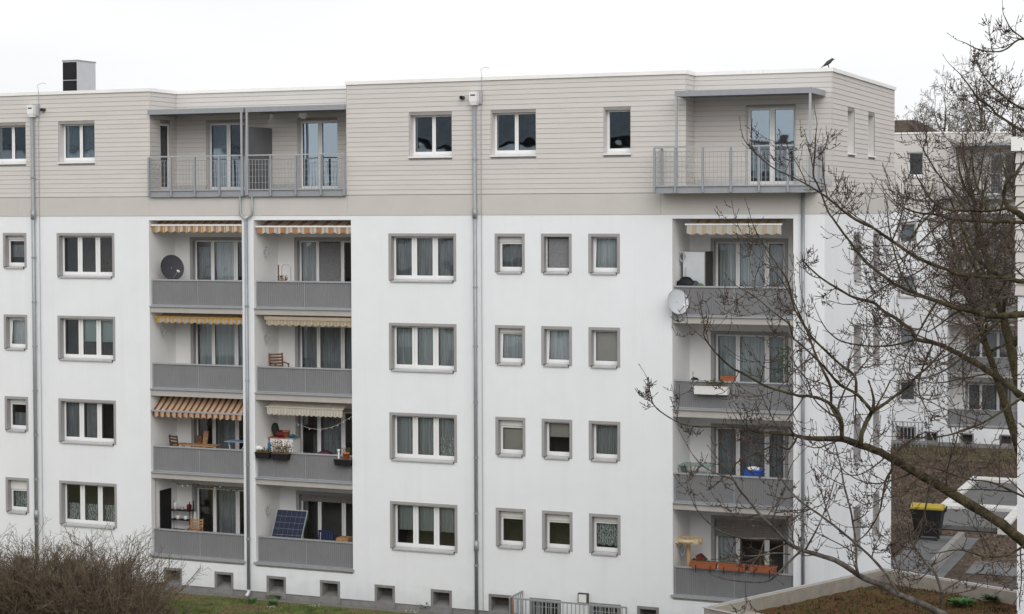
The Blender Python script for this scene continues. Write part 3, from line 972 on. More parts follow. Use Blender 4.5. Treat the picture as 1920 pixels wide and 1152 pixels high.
canopy(BLD, -8.67, -5.07, yt, RL - .03, 15.60, 15.76, [(-5.13, yt)], 12.95)
canopy(BLD, -4.99, -1.44, yt, RL - .03, 15.60, 15.76, [(-4.93, yt)], 12.95)
q = MB(); q.box(-5.05, -5.01, .06, RL - .03, 13.11, 15.15); q.build('privacy_screen', mat('dark_screen', (.15, .152, .158), .6), BLD)
q = MB(); q.box(-5.06, -5.00, .02, .055, 13.1, 15.15); q.build('screen_post', M['steel_l'], BLD)
yr = -.80
platform(8.93, 13.56, yr + .03, -.03)
q = MB(); q.box(xc + .03, 13.50, -.025, RR - .03, 12.98, 13.10); q.build('terrace_floor', M['slab'], BLD)
terrace_railing(BLD, [[(8.95, yr), (13.53, yr)], [(8.95, yr), (8.95, -.05)], [(13.53, yr), (13.53, RR - .05)]],
                [(x, yr) for x in (8.95, 9.58, 10.40, 11.23, 12.05, 12.88, 13.50)] + [(8.95, -.08), (13.53, .2), (13.53, .78)], 12.92, 14.24)
canopy(BLD, 9.56, 13.56, yr, RR - .03, 15.67, 15.83, [(9.60, yr + .03), (13.50, yr + .03)], 13.1)
for a, b, y, hs in ((xa + .03, xb - .03, RL - .03, TW['rl']), (xc + .03, XG, RR - .03, TW['rr'])):
    cur = a
    for h in hs + [(b, b, 0, 0)]:
        q = MB(); q.box(cur, h[0] - .01, y - .015, y, 13.11, 13.32); q.build('base_flashing', M['sill'], BLD); cur = h[1] + .01
q = MB(); q.box(-3.55, -3.30, .75, .85, 15.45, 15.58); q.lathe([(.09, 0), (.06, .12)], (-3.42, .8, 15.40), 10); q.build('terrace_lamp', M['white'], BLD)

# rainwater goods
for (x, r, col) in ((-13.26, .066, [13.6, 12.3, 10.9, 9.4, 7.9, 6.4, 4.9, 3.4, 1.9]), (3.0, .058, [14.0, 12.4, 10.1, 8.3, 6.6, 4.9, 3.2, 1.6])):
    yp = -.14
    p = pipe(BLD, x, yp, .05, 15.66, r, collars=col)
    h = MB()
    h.hexa([(x - .09, yp - .09, 15.62), (x + .09, yp - .09, 15.62), (x + .09, yp + .11, 15.62), (x - .09, yp + .11, 15.62),
            (x - .125, yp - .12, 15.74), (x + .125, yp - .12, 15.74), (x + .125, yp + .11, 15.74), (x - .125, yp + .11, 15.74)])
    h.box(x - .125, x + .125, yp - .12, yp + .11, 15.74, 16.02)
    h.box(x - .08, x + .08, yp - .125, yp - .121, 15.90, 15.94, 1)
    h.build('rain_hopper', [M['sillw'], M['gasket']], p)
    h = MB(); h.box(x - .02, x + .22, -.09, -.028, 15.66, 16.06); h.build('hopper_backplate', M['steel_l'], p)
    for zz in (12.35, 2.2):
        h = MB(); h.tube([(x, yp, zz - .16), (x, yp, zz + .16)], r + .02, 10); h.build('pipe_sleeve', M['zinc'], p, True)
    c = MB(); xx = x + r + .12
    c.tube([(xx, -.05, .2), (xx, -.05, 15.4), (xx + .04, -.06, 15.7), (xx + .05, -.10, 16.1), (xx + .06, -.12, 16.5), (xx + .02, -.10, 16.70), (xx + .12, .02, 16.78), (xx + .24, .06, 16.74)], .010, 5)
    c.build('lightning_conductor', M['steel_l'], BLD)
for (x, s) in ((-12.85, 1), (2.58, 1)):
    q = MB(); q.lathe([(.055, -.05), (.062, .16), (.062, .17), (.045, .171), (.045, .05)], (x, -.02, 15.86), 12, axis=(0, -1, 0)); q.build('overflow_spout', M['gasket'], BLD, True)
# forked pipe between the balcony stacks
xm = -5.03
p = pipe(BLD, xm, -.10, .12, 12.12, .055, collars=[9.4, 7.0, 4.3, 1.9])
q = MB()
q.tube([(xm, -.10, 12.10), (xm - .02, -.10, 12.18), (xm - .18, -.10, 12.30), (xm - .21, -.10, 12.40), (xm - .21, -.10, 12.92)], .038, 8)
q.tube([(xm, -.10, 12.10), (xm + .02, -.10, 12.18), (xm + .20, -.10, 12.30), (xm + .23, -.10, 12.40), (xm + .23, -.10, 12.92)], .038, 8)
q.build('pipe_fork', M['zinc'], p, True)
q = MB(); q.tube([(xm, -.10, .25), (xm, -.12, .14), (xm + .0, -.26, .06)], .065, 8); q.build('pipe_shoe', M['sill'], p, True)
pipe(BLD, 13.13, -.09, .1, 12.92, .052, collars=[11.2, 8.6, 5.8, 3.0])

# diamond-shaped line brackets on the loggia side walls
for (x0, z) in ((-8.76, 8.47), (-4.81, 11.12), (-4.81, 8.35), (-4.81, 2.75), (9.23, 11.06), (9.23, 2.35)):
    q = MB()
    y = .62
    s = .13
    pts = [(x0 + .01, y, z + .2), (x0 + .13, y - .02, z), (x0 + .01, y, z - .2), (x0 + .01, y + .26, z)]
    c = Vector((x0 + .10, y, z))
    r = [(c.x - .1, y, z + .0), (c.x + .0, y, z + .17), (c.x + .1, y, z), (c.x, y, z - .17)]
    for a, b in zip(r, r[1:] + r[:1]):
        q.bar(a, b, .028, .028)
    q.bar((x0, y, z), (c.x - .1, y, z), .02, .02)
    q.build('line_bracket', M['steel_l'], BLD)

# =================================================================== second block, parallel, far behind
BX, BY = .27, 46.3
B2 = thing('apartment_building', 'distant white apartment block behind the bare trees, one balcony stack showing', 'building', (BX, BY, 0))
F2 = frame((BX, BY, 0), (1, 0), (0, 1))
G2 = frame((BX + XG, BY, 0), (0, 1), (-1, 0))
h2 = [(6.614, 7.609, CB[k], WT[k]) for k in range(4)] + [(3.589, 4.575, CB[k], WT[k]) for k in range(4)] + [(*L3, 1.0, 12.17)] + [(8.05, 8.75, .2, .735), (9.9, 10.6, .2, .735), (11.9, 12.6, .2, .735)] + [(6.6, 7.6, .2, .95), (4.6, 5.6, .2, .95)]
q = MB(); q.fr = F2
wall_grid(q, -12, XG, .2, 12.30, h2)
q.face([(-12, 9.6, .2), (XG, 9.6, .2), (XG, 9.6, 16.3), (-12, 9.6, 16.3)]); q.face([(-12, 0, .2), (-12, 9.6, .2), (-12, 9.6, 16.3), (-12, 0, 16.3)])
q.fr = G2; q.face([(0, 0, .2), (9.6, 0, .2), (9.6, 0, 12.3), (0, 0, 12.3)])
q.build('wall', M['stucco'], B2)
q = MB(); q.fr = F2; wall_grid(q, -12, XG - .03, -.3, .2, [], d=.03); q.fr = G2; q.face([(.03, .03, -.3), (9.6, .03, -.3), (9.6, .03, .2), (.03, .03, .2)])
q.build('plinth', M['plinth'], B2)
q = MB(); q.fr = F2; q.box(-12, XG + .02, -.018, .05, 12.295, 12.91); q.build('fascia_band', M['band'], B2)
for k in range(4):
    window(B2, F2, 6.614, 7.609, CB[k], WT[k], style=[('sheer', None, 0, 1)] if k in (1, 2) else [('dsheer', None, 0, 1)])
    window(B2, F2, 3.589, 4.575, CB[k], WT[k], style=[('dsheer', None, 0, 1)])
for (a, b, z0, z1) in h2[9:]:
    q = MB(); q.fr = F2
    q.box(a, a + .08, -.004, .4, z0 - .15, z1); q.box(b - .08, b, -.004, .4, z0 - .15, z1); q.box(a + .08, b - .08, -.004, .4, z1 - .08, z1); q.box(a + .08, b - .08, -.003, .4, z0 - .15, z0 + .05)
    w = q.build('basement_window', M['plinth'], B2)
    q = MB(); q.fr = F2; q.face([(a + .08, .35, z0), (b - .08, .35, z0), (b - .08, .35, z1), (a + .08, .35, z1)]); q.build('pane', M['gasket'], w)
loggia(B2, BX, BY, *L3, 12.17, 1.72, 9.88, dm(9.88), [([('dsheer', None, 0, 1)], 0, G1, None)] * 4, rib=.09)
F2R = frame((BX, BY + RR, 0), (1, 0), (0, 1)); S2 = frame((BX + xc, BY, 0), (0, 1), (-1, 0))
bk = MB(); jb = MB()
t4 = [(7.11, 7.96, 14.08, 15.41)]
for fr, a, b, hs in ((F2, -12, xc, t4), (S2, 0, RR, []), (F2R, xc, XG, TW['rr']), (G2, RR, 9.6, [])):
    bk.fr = fr; wall_grid(bk, a, b, 12.91, 16.36, hs)
    boards(None, fr, a, b, hs, joined=jb)
bk.build('top_floor_wall', M['clad'], B2)
tag(jb.build('board', M['clad'], B2), kind='stuff')
window(B2, F2, 7.11, 7.96, 14.08, 15.41, (), **TOPW)
window(B2, F2R, 11.20, 12.68, 13.12, 15.41, mull2(11.20, 12.68, .15), **TOPD)
q = MB(); q.fr = F2
q.box(-12, xc + .06, -.06, 9.7, 16.372, 16.46); q.box(xc + .06, XG + .06, RR - .06, 9.7, 16.372, 16.46)
q.build('roof', M['cap'], B2)
q = MB(); q.box(BX + 8.93, BX + 13.56, BY - .77, BY - .03, 12.93, 13.10); q.build('terrace_floor', M['steel'], B2)
terrace_railing(B2, [[(BX + 8.95, BY - .8), (BX + 13.53, BY - .8)]], [(BX + x, BY - .8) for x in (8.95, 9.58, 10.40, 11.23, 12.05, 12.88, 13.50)], 12.92, 14.24)
canopy(B2, BX + 9.56, BX + 13.56, BY - .8, BY + RR - .03, 15.67, 15.83, [(BX + 9.6, BY - .77), (BX + 13.5, BY - .77)], 13.1)
# railing by its basement steps
RG2 = thing('stair_railing', 'thin grey railing in front of the distant block, left of its basement windows', 'railing', (BX + 7.0, BY - 1.0, 0))
q = MB()
for zz in (.25, 1.3):
    q.bar((BX + 5.4, BY - 1.0, zz), (BX + 8.3, BY - 1.0, zz), .05, .05)
q.bar((BX + 8.3, BY - 1.0, 1.3), (BX + 8.7, BY - 1.0, .4), .05, .05)
q.build('handrail', M['steel'], RG2)
q = MB()
for i in range(16):
    x = BX + 5.4 + i * 2.9 / 15; q.box(x - .02, x + .02, BY - 1.02, BY - .98, 0, 1.3)
q.build('bars', M['steel'], RG2)

# =================================================================== block across the yard (only seen mirrored in the panes)
B3 = thing('apartment_building', 'apartment block across the yard, seen only mirrored in the window panes', 'building', (-2, -62, 0))
M['slate'] = mat('slate_roof', (.12, .125, .135), .8, var=.25, scale=2)
q = MB(); q.box(-60, -46.3, -70, -56, 0, 16.9); q.box(-31, 48, -70, -56, 0, 16.5); q.build('wall', M['stucco'], B3)
q = MB()
for xa0, xb0, zr in ((-60.3, -46, 23.5), (-31.3, -9, 22.5)):
    q.hexa([(xa0, -70.4, 16.92), (xb0, -70.4, 16.92), (xb0, -55.6, 16.92), (xa0, -55.6, 16.92), (xa0 + 1, -63.5, zr), (xb0 - 1, -63.5, zr), (xb0 - 1, -62.5, zr), (xa0 + 1, -62.5, zr)])
q.box(-8.99, 48.1, -70.1, -55.9, 16.51, 16.65)
q.build('roof', M['slate'], B3)
q = MB()
for i in range(19):
    for k in range(5):
        x = -28 + i * 4.0
        q.box(x, x + 1.8, -55.99, -55.95, 1.9 + k * 2.78, 3.4 + k * 2.78)
tag(q.build('window', M['gasket'], B3), kind='stuff')

# =================================================================== near neighbour, only its corner shows at the right edge
B4 = thing('neighbour_house', 'near white building whose corner edges in at the right frame border', 'building', (24, -20, 0))
nx, ny = (21.757, -20.919, 9.758)[:2]
q = MB(); q.box(nx, nx + 9, ny, ny + 8, -.2, 11.0); q.build('wall', M['stucco'], B4)
q = MB(); q.box(nx - .02, nx + 9, ny - .0, ny + 8, 11.003, 13.35); q.build('upper_wall', M['clad'], B4)
for i in range(13):
    z = 11.02 + i * .178
    q = MB(); q.hexa([(nx - .045, ny - .045, z), (nx + 9, ny - .045, z), (nx + 9, ny, z), (nx - .045, ny, z), (nx - .03, ny - .02, z + .164), (nx + 9, ny - .02, z + .164), (nx + 9, ny, z + .164), (nx - .03, ny, z + .164)])
    q.build('board', M['clad'], B4)
q = MB(); q.box(nx - .1, nx + 9.1, ny - .1, ny + 8.1, 13.352, 13.58); q.build('coping', M['cap'], B4)

# =================================================================== far house roof
H = thing('house', 'far house with a dark brown hipped roof over the distant block', 'house', (-4, 92, 0))
M['tile'] = mat('dark_brown_tile', (.062, .048, .040), .85, var=.25, scale=3, col2=(.085, .062, .05), stretch=(1, 1, 3))
q = MB(); q.box(-13, 2.2, 90, 98, 0, 17.3); q.build('wall', M['stucco'], H)
q = MB()
a = [(-13.6, 89.4, 17.3), (2.8, 89.4, 17.3), (2.8, 98.6, 17.3), (-13.6, 98.6, 17.3)]; b = [(-10, 93, 19.35), (-.9, 93, 19.35), (-.9, 95, 19.35), (-10, 95, 19.35)]
q.hexa(a + b); q.build('roof', M['tile'], H)
q = MB(); q.box(-6.5, -5.7, 93.5, 94.3, 19.2, 20.2); q.build('chimney', M['tile'], H)

# =================================================================== low building with a planted roof, bottom right
gz = 2.8
GR = thing('flat_roof_garage', 'low flat garage whose sedum roof has a sand-coloured concrete rim', 'garage', (16.5, -7, 0))
c0 = Vector((12.817, -8.772, 0)); c1 = Vector((15.846, -2.297, 0))
e1 = (c1 - c0).normalized(); e2 = Vector((e1.y, -e1.x, 0))
LEN1, LEN2 = (c1 - c0).length, 13.0
GFr = lambda u, v, z: tuple(c0 + e1 * u + e2 * v + Vector((0, 0, z)))
q = MB(); q.fr = GFr
q.box(0.02, LEN1 - .02, .02, LEN2, -.3, gz - .45)
q.build('wall', M['stucco'], GR)
q = MB(); q.fr = GFr
t = .16
q.box(-.0, LEN1, 0, t, gz - .45, gz); q.build('parapet', M['parapet'], GR)
q = MB(); q.fr = GFr
q.box(LEN1 - t, LEN1, t + .003, LEN2, gz - .45, gz - .002); q.build('parapet', M['parapet'], GR)
q = MB(); q.fr = GFr
q.box(0, t, t + .003, LEN2, gz - .45, gz - .002); q.build('parapet', M['parapet'], GR)
q = MB(); q.fr = GFr
q.box(-.03, .05, -.03, .03, gz, gz + .02); q.box(-.03, LEN1 + .03, -.035, .03, gz + .001, gz + .018); q.box(LEN1 - .03, LEN1 + .035, .03, LEN2, gz + .001, gz + .018); q.box(-.035, .03, .03, LEN2, gz + .001, gz + .018)
q.build('edge_trim', M['sill'], GR)
q = MB(); q.fr = GFr
rg = random.Random(3)
nu, nv = 36, 64
hh = {}
for i in range(nu + 1):
    for j in range(nv + 1):
        hh[i, j] = gz - .36 + rg.random() * .05 + .05 * math.sin(i * .7) * math.sin(j * .45)
du, dv = (LEN1 - 2 * t) / nu, (LEN2 - 2 * t) / nv
for i in range(nu):
    for j in range(nv):
        q.face([(t + (i + a) * du, t + (j + b) * dv, hh[i + a, j + b]) for a, b in ((0, 0), (1, 0), (1, 1), (0, 1))])
q.build('sedum_layer', M['sedum'], GR, True)
q = MB(); q.fr = GFr
q.box(t + .002, t + 1.25, t + .005, LEN2 - t, gz - .4, gz - .25); q.build('gravel_border', M['parapet'], GR)
M['sedum_leaf'] = mat('sedum_leaf', (.075, .036, .022), .9, var=.5, scale=1.0, col2=(.105, .098, .034))
M['sedum_green'] = mat('sedum_green_leaf', (.095, .19, .07), .8, var=.3, scale=8)
q = MB()
for n_ in range(14000):
    u, v = t + .05 + rg.random() * (LEN1 - 2 * t - .1), t + .45 * rg.random() ** .5 + rg.random() * (LEN2 - 2 * t - 1)
    if u < t + 1.3 + .12 * math.sin(v * 3): continue
    i, j = min(nu, int((u - t) / du)), min(nv, int((v - t) / dv))
    p = Vector(GFr(u, v, hh[i, j]))
    h = rg.uniform(.03, .11); a = rg.random() * 6.28; w = rg.uniform(.012, .03)
    d = Vector((math.cos(a), math.sin(a), 0)); lean = Vector((rg.uniform(-.05, .05), rg.uniform(-.05, .05), h))
    q.face([p - d * w, p + d * w, p + lean])
tag(q.build('sedum_plants', M['sedum_leaf'], GR), kind='stuff')
def leaf_clump(name, label, cat, c, r, h, n, mt, seed, group=None):
    rg = random.Random(seed); q = MB(); c = Vector(c)
    for i in range(n):
        a = rg.random() * 6.28; rr = r * rg.random() ** .6
        p = c + Vector((math.cos(a) * rr * .5, math.sin(a) * rr * .5, h * rg.random() * .5))
        e = p + Vector((math.cos(a) * rr * .8, math.sin(a) * rr * .8, h * rg.uniform(.2, .6)))
        w = Vector((-math.sin(a), math.cos(a), rg.uniform(-.3, .3))) * rg.uniform(.02, .05)
        m = (p + e) / 2 + Vector((0, 0, .02))
        q.face([p, m + w, e, m - w])
    o = q.build(name, M[mt]); tag(o, label, cat, group); return o
leaf_clump('leafy_plant', 'bright green leafy plant growing in the sedum roof, right of the grey bough', 'plant', (18.373, -4.915, 2.500), .34, .2, 140, 'sedum_green', 1)
leaf_clump('leafy_plant', 'pale grey green plant on the sedum roof, nearest the right border', 'plant', (18.945, -4.082, 2.500), .22, .16, 80, 'plant', 2)

# =================================================================== yard behind: low enclosure, container, kerbs
EN = thing('low_enclosure', 'low white rimmed concrete enclosure with two grey floor fields beside the container', 'enclosure', (14.2, 26, 0))
zt = .30
ex0, ex1, ey0, ey1 = 12.75, 16.05, 20.4, 33.6
for (a, b, c, d) in ((ex0, ex0 + .36, ey0, ey1), (ex1 - .36, ex1, ey0, ey1), (ex0 + .363, ex1 - .363, ey1 - .8, ey1), (ex0 + .363, ex1 - .363, 24.7, 25.6)):
    q = MB(); q.box(a, b, c, d, -.1, zt); q.build('rim_beam', mat('worn_white_concrete', (.58, .57, .55), .9, var=.16, scale=2.5, bump=.2) if 'rim' not in M else M['rim'], EN)
for (c, d) in ((25.62, ey1 - .82), (ey0 + .3, 24.68)):
    q = MB(); q.box(ex0 + .365, ex1 - .365, c, d, .02, zt - .12); q.build('floor_field', mat('grey_field', (.125, .125, .125), .9, var=.1) if 'gf' not in M else M['gf'], EN)
q = MB()
q.hexa([(ex1 + .01, ey0, -.1), (ex1 + 1.3, ey0, -.1), (ex1 + 1.3, ey1, -.1), (ex1 + .01, ey1, -.1), (ex1 + .01, ey0, .2), (ex1 + .3, ey0, .12), (ex1 + .3, ey1, .12), (ex1 + .01, ey1, .2)])
tag(q.build('soil_mound', M['soil']), kind='structure')
q = MB(); q.box(14.58, 14.80, 12.3, 18.2, -.1, .38); o = q.build('kerb_wall', M['kerb']); tag(o, 'low pale concrete kerb wall along the grey path below the container', 'wall')
# dry scrub and old leaves on the soil of the yard
M['scrub'] = mat('dry_scrub', (.085, .062, .045), .95, var=.45, scale=1.5, col2=(.16, .12, .08))
q = MB(); rgs = random.Random(12)
for i in range(16000):
    y = rgs.uniform(13.5, 44.5); x = rgs.uniform(6.5, 19.5)
    if 12.6 < x < 16.2 and 20.2 < y < 33.8: continue
    if 12.95 < x < 15.3 and y < 19.5: continue
    g_ = math.sin(x * .9 + math.sin(y * .37) * 2) + math.sin(y * .55 + x * .3)
    h = rgs.uniform(.03, .10) * (3.2 if g_ > .9 and y > 33 else 1.0); a = rgs.random() * 6.28; w = rgs.uniform(.02, .06)
    p = Vector((x, y, -.01)); d = Vector((math.cos(a), math.sin(a), 0)) * w
    q.face([p - d, p + d, p + Vector((rgs.uniform(-.1, .1), rgs.uniform(-.1, .1), h))])
tag(q.build('dry_scrub', M['scrub']), kind='stuff')
CN = thing('waste_container', 'large black waste container with a bright yellow lid on the grey path', 'waste bin', (13.25, 18.3, 0))
cx, cy = 13.42, 18.35
q = MB()
q.hexa([(cx - .44, cy - .32, .16), (cx + .44, cy - .32, .16), (cx + .44, cy + .32, .16), (cx - .44, cy + .32, .16),
        (cx - .57, cy - .40, 1.12), (cx + .57, cy - .40, 1.12), (cx + .57, cy + .40, 1.12), (cx - .57, cy + .40, 1.12)])
q.box(cx - .61, cx + .61, cy - .43, cy + .43, 1.122, 1.18)
for i in range(4):
    xx = cx - .36 + i * .24
    q.hexa([(xx - .02, cy - .345, .3), (xx + .02, cy - .345, .3), (xx + .02, cy - .30, .3), (xx - .02, cy - .30, .3), (xx - .025, cy - .42, 1.1), (xx + .025, cy - .42, 1.1), (xx + .025, cy - .36, 1.1), (xx - .025, cy - .36, 1.1)])
q.build('body', M['black'], CN)
q = MB()
n = 6
for i in range(n):
    y0, y1 = cy - .44 + .88 * i / n, cy - .44 + .88 * (i + 1) / n
    z0, z1 = 1.23 + .13 * math.sin(math.pi * (i + .4) / n), 1.23 + .13 * math.sin(math.pi * (i + 1.3) / n)
    q.hexa([(cx - .62, y0, 1.182), (cx + .62, y0, 1.182), (cx + .62, y1, 1.182), (cx - .62, y1, 1.182), (cx - .58, y0, z0), (cx + .58, y0, z0), (cx + .58, y1, z1), (cx - .58, y1, z1)])
q.build('lid', M['yellow'], CN)
for sx in (-1, 1):
    q = MB(); q.bar((cx + sx * .63, cy - .2, 1.05), (cx + sx * .70, cy, 1.28), .04, .04); q.bar((cx + sx * .70, cy, 1.28), (cx + sx * .63, cy + .2, 1.05), .04, .04); q.build('lift_arm', M['black'], CN)
    for sy in (-1, 1):
        q = MB(); q.lathe([(.09, -.03), (.1, -.02), (.1, .02), (.09, .03)], (cx + sx * .36, cy + sy * .25, .10), 12, axis=(1, 0, 0)); q.build('wheel', M['gasket'], CN, True)

# =================================================================== things on the roof
HP = thing('heat_pump', 'grey ventilation unit with a dark grille standing on the left roof', 'ventilation unit', (-14.7, 4.5, 16.37))
q = MB(); q.box(-15.04, -14.40, 4.0, 5.1, 16.5, 17.86)
q.build('casing', mat('grey_casing', (.50, .51, .53), .4, var=.03), HP)
q = MB(); q.box(-15.06, -14.38, 3.98, 5.12, 17.862, 17.90); q.build('cover', M['steel'], HP)
for k in range(2):
    q = MB()
    z0 = 16.53 + k * .66
    q.box(-15.02, -14.43, 3.985, 3.998, z0, z0 + .63)
    q.lathe([(.25, 0), (.25, .008), (.22, .009)], (-14.725, 3.984, z0 + .315), 20, axis=(0, -1, 0))
    for i in range(9):
        q.box(-15.02, -14.43, 3.972, 3.984, z0 + .04 + i * .066, z0 + .05 + i * .066)
    q.build('fan_grille', M['black'], HP)
for x in (-15.0, -14.5):
    q = MB(); q.box(x, x + .06, 4.0, 5.1, 16.362, 16.5); q.build('foot_rail', M['steel'], HP)

# crow: lofted body, beak to the upper right, tail to the lower left
M['crow'] = mat('crow_feather', (.06, .062, .07), .6, var=.25, scale=30)
CR = thing('crow', 'grey black crow perched on the white roof edge at the right corner', 'bird', (13.620, 0.930, 16.473))
bx_, by_, bz_ = (13.620, 0.930, 16.473)
sec = [(-.225, -.015, .022, .008), (-.15, .035, .028, .012), (-.09, .075, .045, .035), (-.02, .125, .062, .062), (.05, .17, .055, .056), (.09, .205, .04, .042), (.12, .232, .04, .042), (.15, .235, .028, .026), (.165, .232, .012, .012), (.205, .226, .003, .003)]
q = MB(); n = 10; base = 0
for (x, z, w, h) in sec:
    for k in range(n):
        a = 6.283 * k / n
        q.v.append((bx_ + x - math.sin(a) * h * .45, by_ + math.cos(a) * w, bz_ + .02 + z + math.sin(a) * h * .85))
for i in range(len(sec) - 1):
    for k in range(n):
        q.f.append((i * n + k, i * n + (k + 1) % n, (i + 1) * n + (k + 1) % n, (i + 1) * n + k)); q.mi.append(0)
for s in (-1, 1):   # folded wings along the flanks
    q.hexa([(bx_ - .19, by_ + s * .02, bz_ + .03), (bx_ - .02, by_ + s * .055, bz_ + .10), (bx_ + .05, by_ + s * .06, bz_ + .17), (bx_ - .06, by_ + s * .045, bz_ + .16),
            (bx_ - .19, by_ + s * .028, bz_ + .03), (bx_ - .02, by_ + s * .068, bz_ + .10), (bx_ + .05, by_ + s * .068, bz_ + .17), (bx_ - .06, by_ + s * .055, bz_ + .16)])
q.build('body', M['crow'], CR, True)
for s in (-1, 1):
    q = MB(); q.tube([(bx_ + .0, by_ + s * .03, bz_ + .09), (bx_ + .01, by_ + s * .03, bz_ + .03), (bx_ + .015, by_ + s * .03, bz_ - .03)], [.012, .006, .006], 5); q.bar((bx_ + .0, by_ + s * .03, bz_ - .03), (bx_ + .05, by_ + s * .03, bz_ - .03), .008, .008)
    q.build('leg', M['black'], CR)

# wall lamp, stair railing, plank
WLP = thing('wall_lamp', 'square dark framed wall lamp above the basement windows', 'lamp', (6.447, 0.000, 0.845))
lx, ly, lz = (6.447, 0.000, 0.845)
q = MB(); q.box(lx - .16, lx + .16, -.10, -.002, lz - .15, lz + .15); q.build('frame', mat('lamp_frame', (.06, .065, .07), .5), WLP)
q = MB(); q.box(lx - .125, lx + .115, -.125, -.101, lz - .12, lz + .115); q.build('diffuser', M['white'], WLP)
SRL = thing('stair_railing', 'grey steel railing round the basement steps under the wall lamp', 'railing', (6.4, -1, 0))
q = MB(); yv = -1.05
q.bar((4.47, yv, .89), (8.15, yv, .89), .045, .045); q.bar((4.47, yv, .89), (4.47, -.02, .90), .045, .045); q.bar((8.15, yv, .89), (8.15, yv, .55), .045, .045)
q.bar((4.47, yv, .12), (8.15, yv, .12), .035, .035); q.bar((4.47, yv, .12), (4.47, -.02, .12), .035, .035)
q.build('handrail', M['steel'], SRL)
for i in range(29):
    x = 4.47 + i * 3.68 / 28
    q = MB(); q.box(x - .01, x + .01, yv - .01, yv + .01, 0 if i % 7 == 0 else .12, .89); q.build('bar', M['steel'], SRL)
for i in range(1, 7):
    y = yv + i * 1.03 / 6
    q = MB(); q.box(4.46, 4.48, y - .01, y + .01, .12, .89); q.build('bar', M['steel'], SRL)
q = MB(); q.bar((4.599, -1.200, 0.940), (4.78, -1.5, .0), .05, .16); o = q.build('plank', M['wood']); tag(o, 'brown plank leaning on the left end of the basement railing', 'plank')

# =================================================================== awnings
def fab(name, c, tr=.3):
    return mat(name, c, .85, var=.05, scale=4, trans=tr, spec=.1)
M['f_org'] = fab('orange_fabric', (.50, .28, .16)); M['f_yel'] = fab('yellow_fabric', (.62, .37, .07)); M['f_wht'] = fab('white_fabric', (.66, .63, .58))
M['f_crm'] = fab('cream_fabric', (.58, .50, .38)); M['f_bge'] = fab('beige_fabric', (.47, .40, .29)); M['f_brn'] = fab('brown_fabric', (.20, .065, .035)); M['f_tan'] = fab('tan_fabric', (.56, .38, .24)); M['f_blu'] = fab('pale_blue_fabric', (.46, .45, .50))

def awning(label, x0, x1, yb, zb, yt, zt, val, stripes, scal, bar='white', barh=.05, amp=.05, wall_y=1.5):
    A = thing('awning', label, 'awning', ((x0 + x1) / 2, yb, zb - val), 'awnings over the balconies')
    mats = []
    for m_, w in stripes:
        if m_ not in mats: mats.append(m_)
    edges = [x0]; ms = []
    i = 0
    while edges[-1] < x1 - 1e-4:
        m_, w = stripes[i % len(stripes)]
        edges.append(min(x1, edges[-1] + w)); ms.append(mats.index(m_)); i += 1
    q = MB()
    nz = 4
    for a, b, mi in zip(edges, edges[1:], ms):
        for k in range(nz):
            t0, t1 = k / nz, (k + 1) / nz
            f = lambda t: (yt + (yb - yt) * t, zt + (zb - zt) * t - .03 * math.sin(math.pi * t))
            (ya, za), (yc, zc) = f(t0), f(t1)
            q.face([(a, ya, za), (b, ya, za), (b, yc, zc), (a, yc, zc)], mi)
    q.build('fabric', [M[x] for x in mats], A)
    q = MB()
    for a, b, mi in zip(edges, edges[1:], ms):
        n = 5
        for k in range(n):
            u0, u1 = a + (b - a) * k / n, a + (b - a) * (k + 1) / n
            g = lambda u: zb - val + amp * (1 - abs(math.sin((u - x0) / scal * math.pi)))
            w = lambda u: .012 * math.sin((u - x0) / scal * 2 * math.pi)
            q.face([(u0, yb - .005, zb), (u1, yb - .005, zb), (u1, yb - .005 + w(u1), g(u1)), (u0, yb - .005 + w(u0), g(u0))], mi)
    q.build('valance', [M[x] for x in mats], A)
    q = MB(); q.box(x0 - .05, x1 + .03, yb - .03, yb + .03, zb - barh * .35, zb + barh * .65); q.build('front_bar', M[bar], A)
    q = MB(); q.tube([(x0, yt + .05, zt - .03), (x1, yt + .05, zt - .03)], .05, 8); q.build('roller_tube', M['white'], A, True)
    for u in (x0 + .35, x1 - .35):
        q = MB(); q.bar((u, yt + .05, zt - .1), (u, yb + .02, zb), .03, .03); q.build('arm', M['white'], A)
    return A
z_ = (-6.973, 0.100, 11.981)[2]
awning('small awning with orange and yellow checks, topmost in the left balcony stack', -8.69, -5.28, .10, z_, .55, 12.12, .235, [('f_org', .12), ('f_wht', .03), ('f_yel', .05), ('f_wht', .09)], .29)
z_ = (-3.009, 0.060, 11.934)[2]
awning('orange and cream striped awning, topmost in the middle balcony stack', -4.72, -1.33, .06, z_, .75, 12.12, .225, [('f_org', .20), ('f_wht', .09), ('f_tan', .05), ('f_wht', .09)], .31)
z_ = (-7.014, 0.120, 8.971)[2]
awning('yellow and pale grey striped awning, second from the top in the left balcony stack', -8.58, -5.27, .12, z_, .6, 9.10, .20, [('f_yel', .10), ('f_blu', .08), ('f_yel', .05), ('f_blu', .07)], .245, bar='f_yel', barh=.03)
z_ = (-3.065, 0.120, 8.993)[2]
awning('beige awning with a wide cream bar, second from the top in the middle stack', -4.44, -1.32, .12, z_, .5, 9.09, .225, [('f_bge', .06), ('f_crm', .06)], .24, bar='f_crm', barh=.11)
z_ = (-6.981, 0.020, 5.880)[2]
awning('large pulled-out awning in brown and tan stripes over the chairs', -8.70, -5.30, .02, z_, .62, 6.37, .20, [('f_brn', .075), ('f_tan', .05), ('f_crm', .07), ('f_tan', .03)], .245, bar='steel_l', amp=.06)
z_ = (-3.297, 0.150, 6.160)[2]
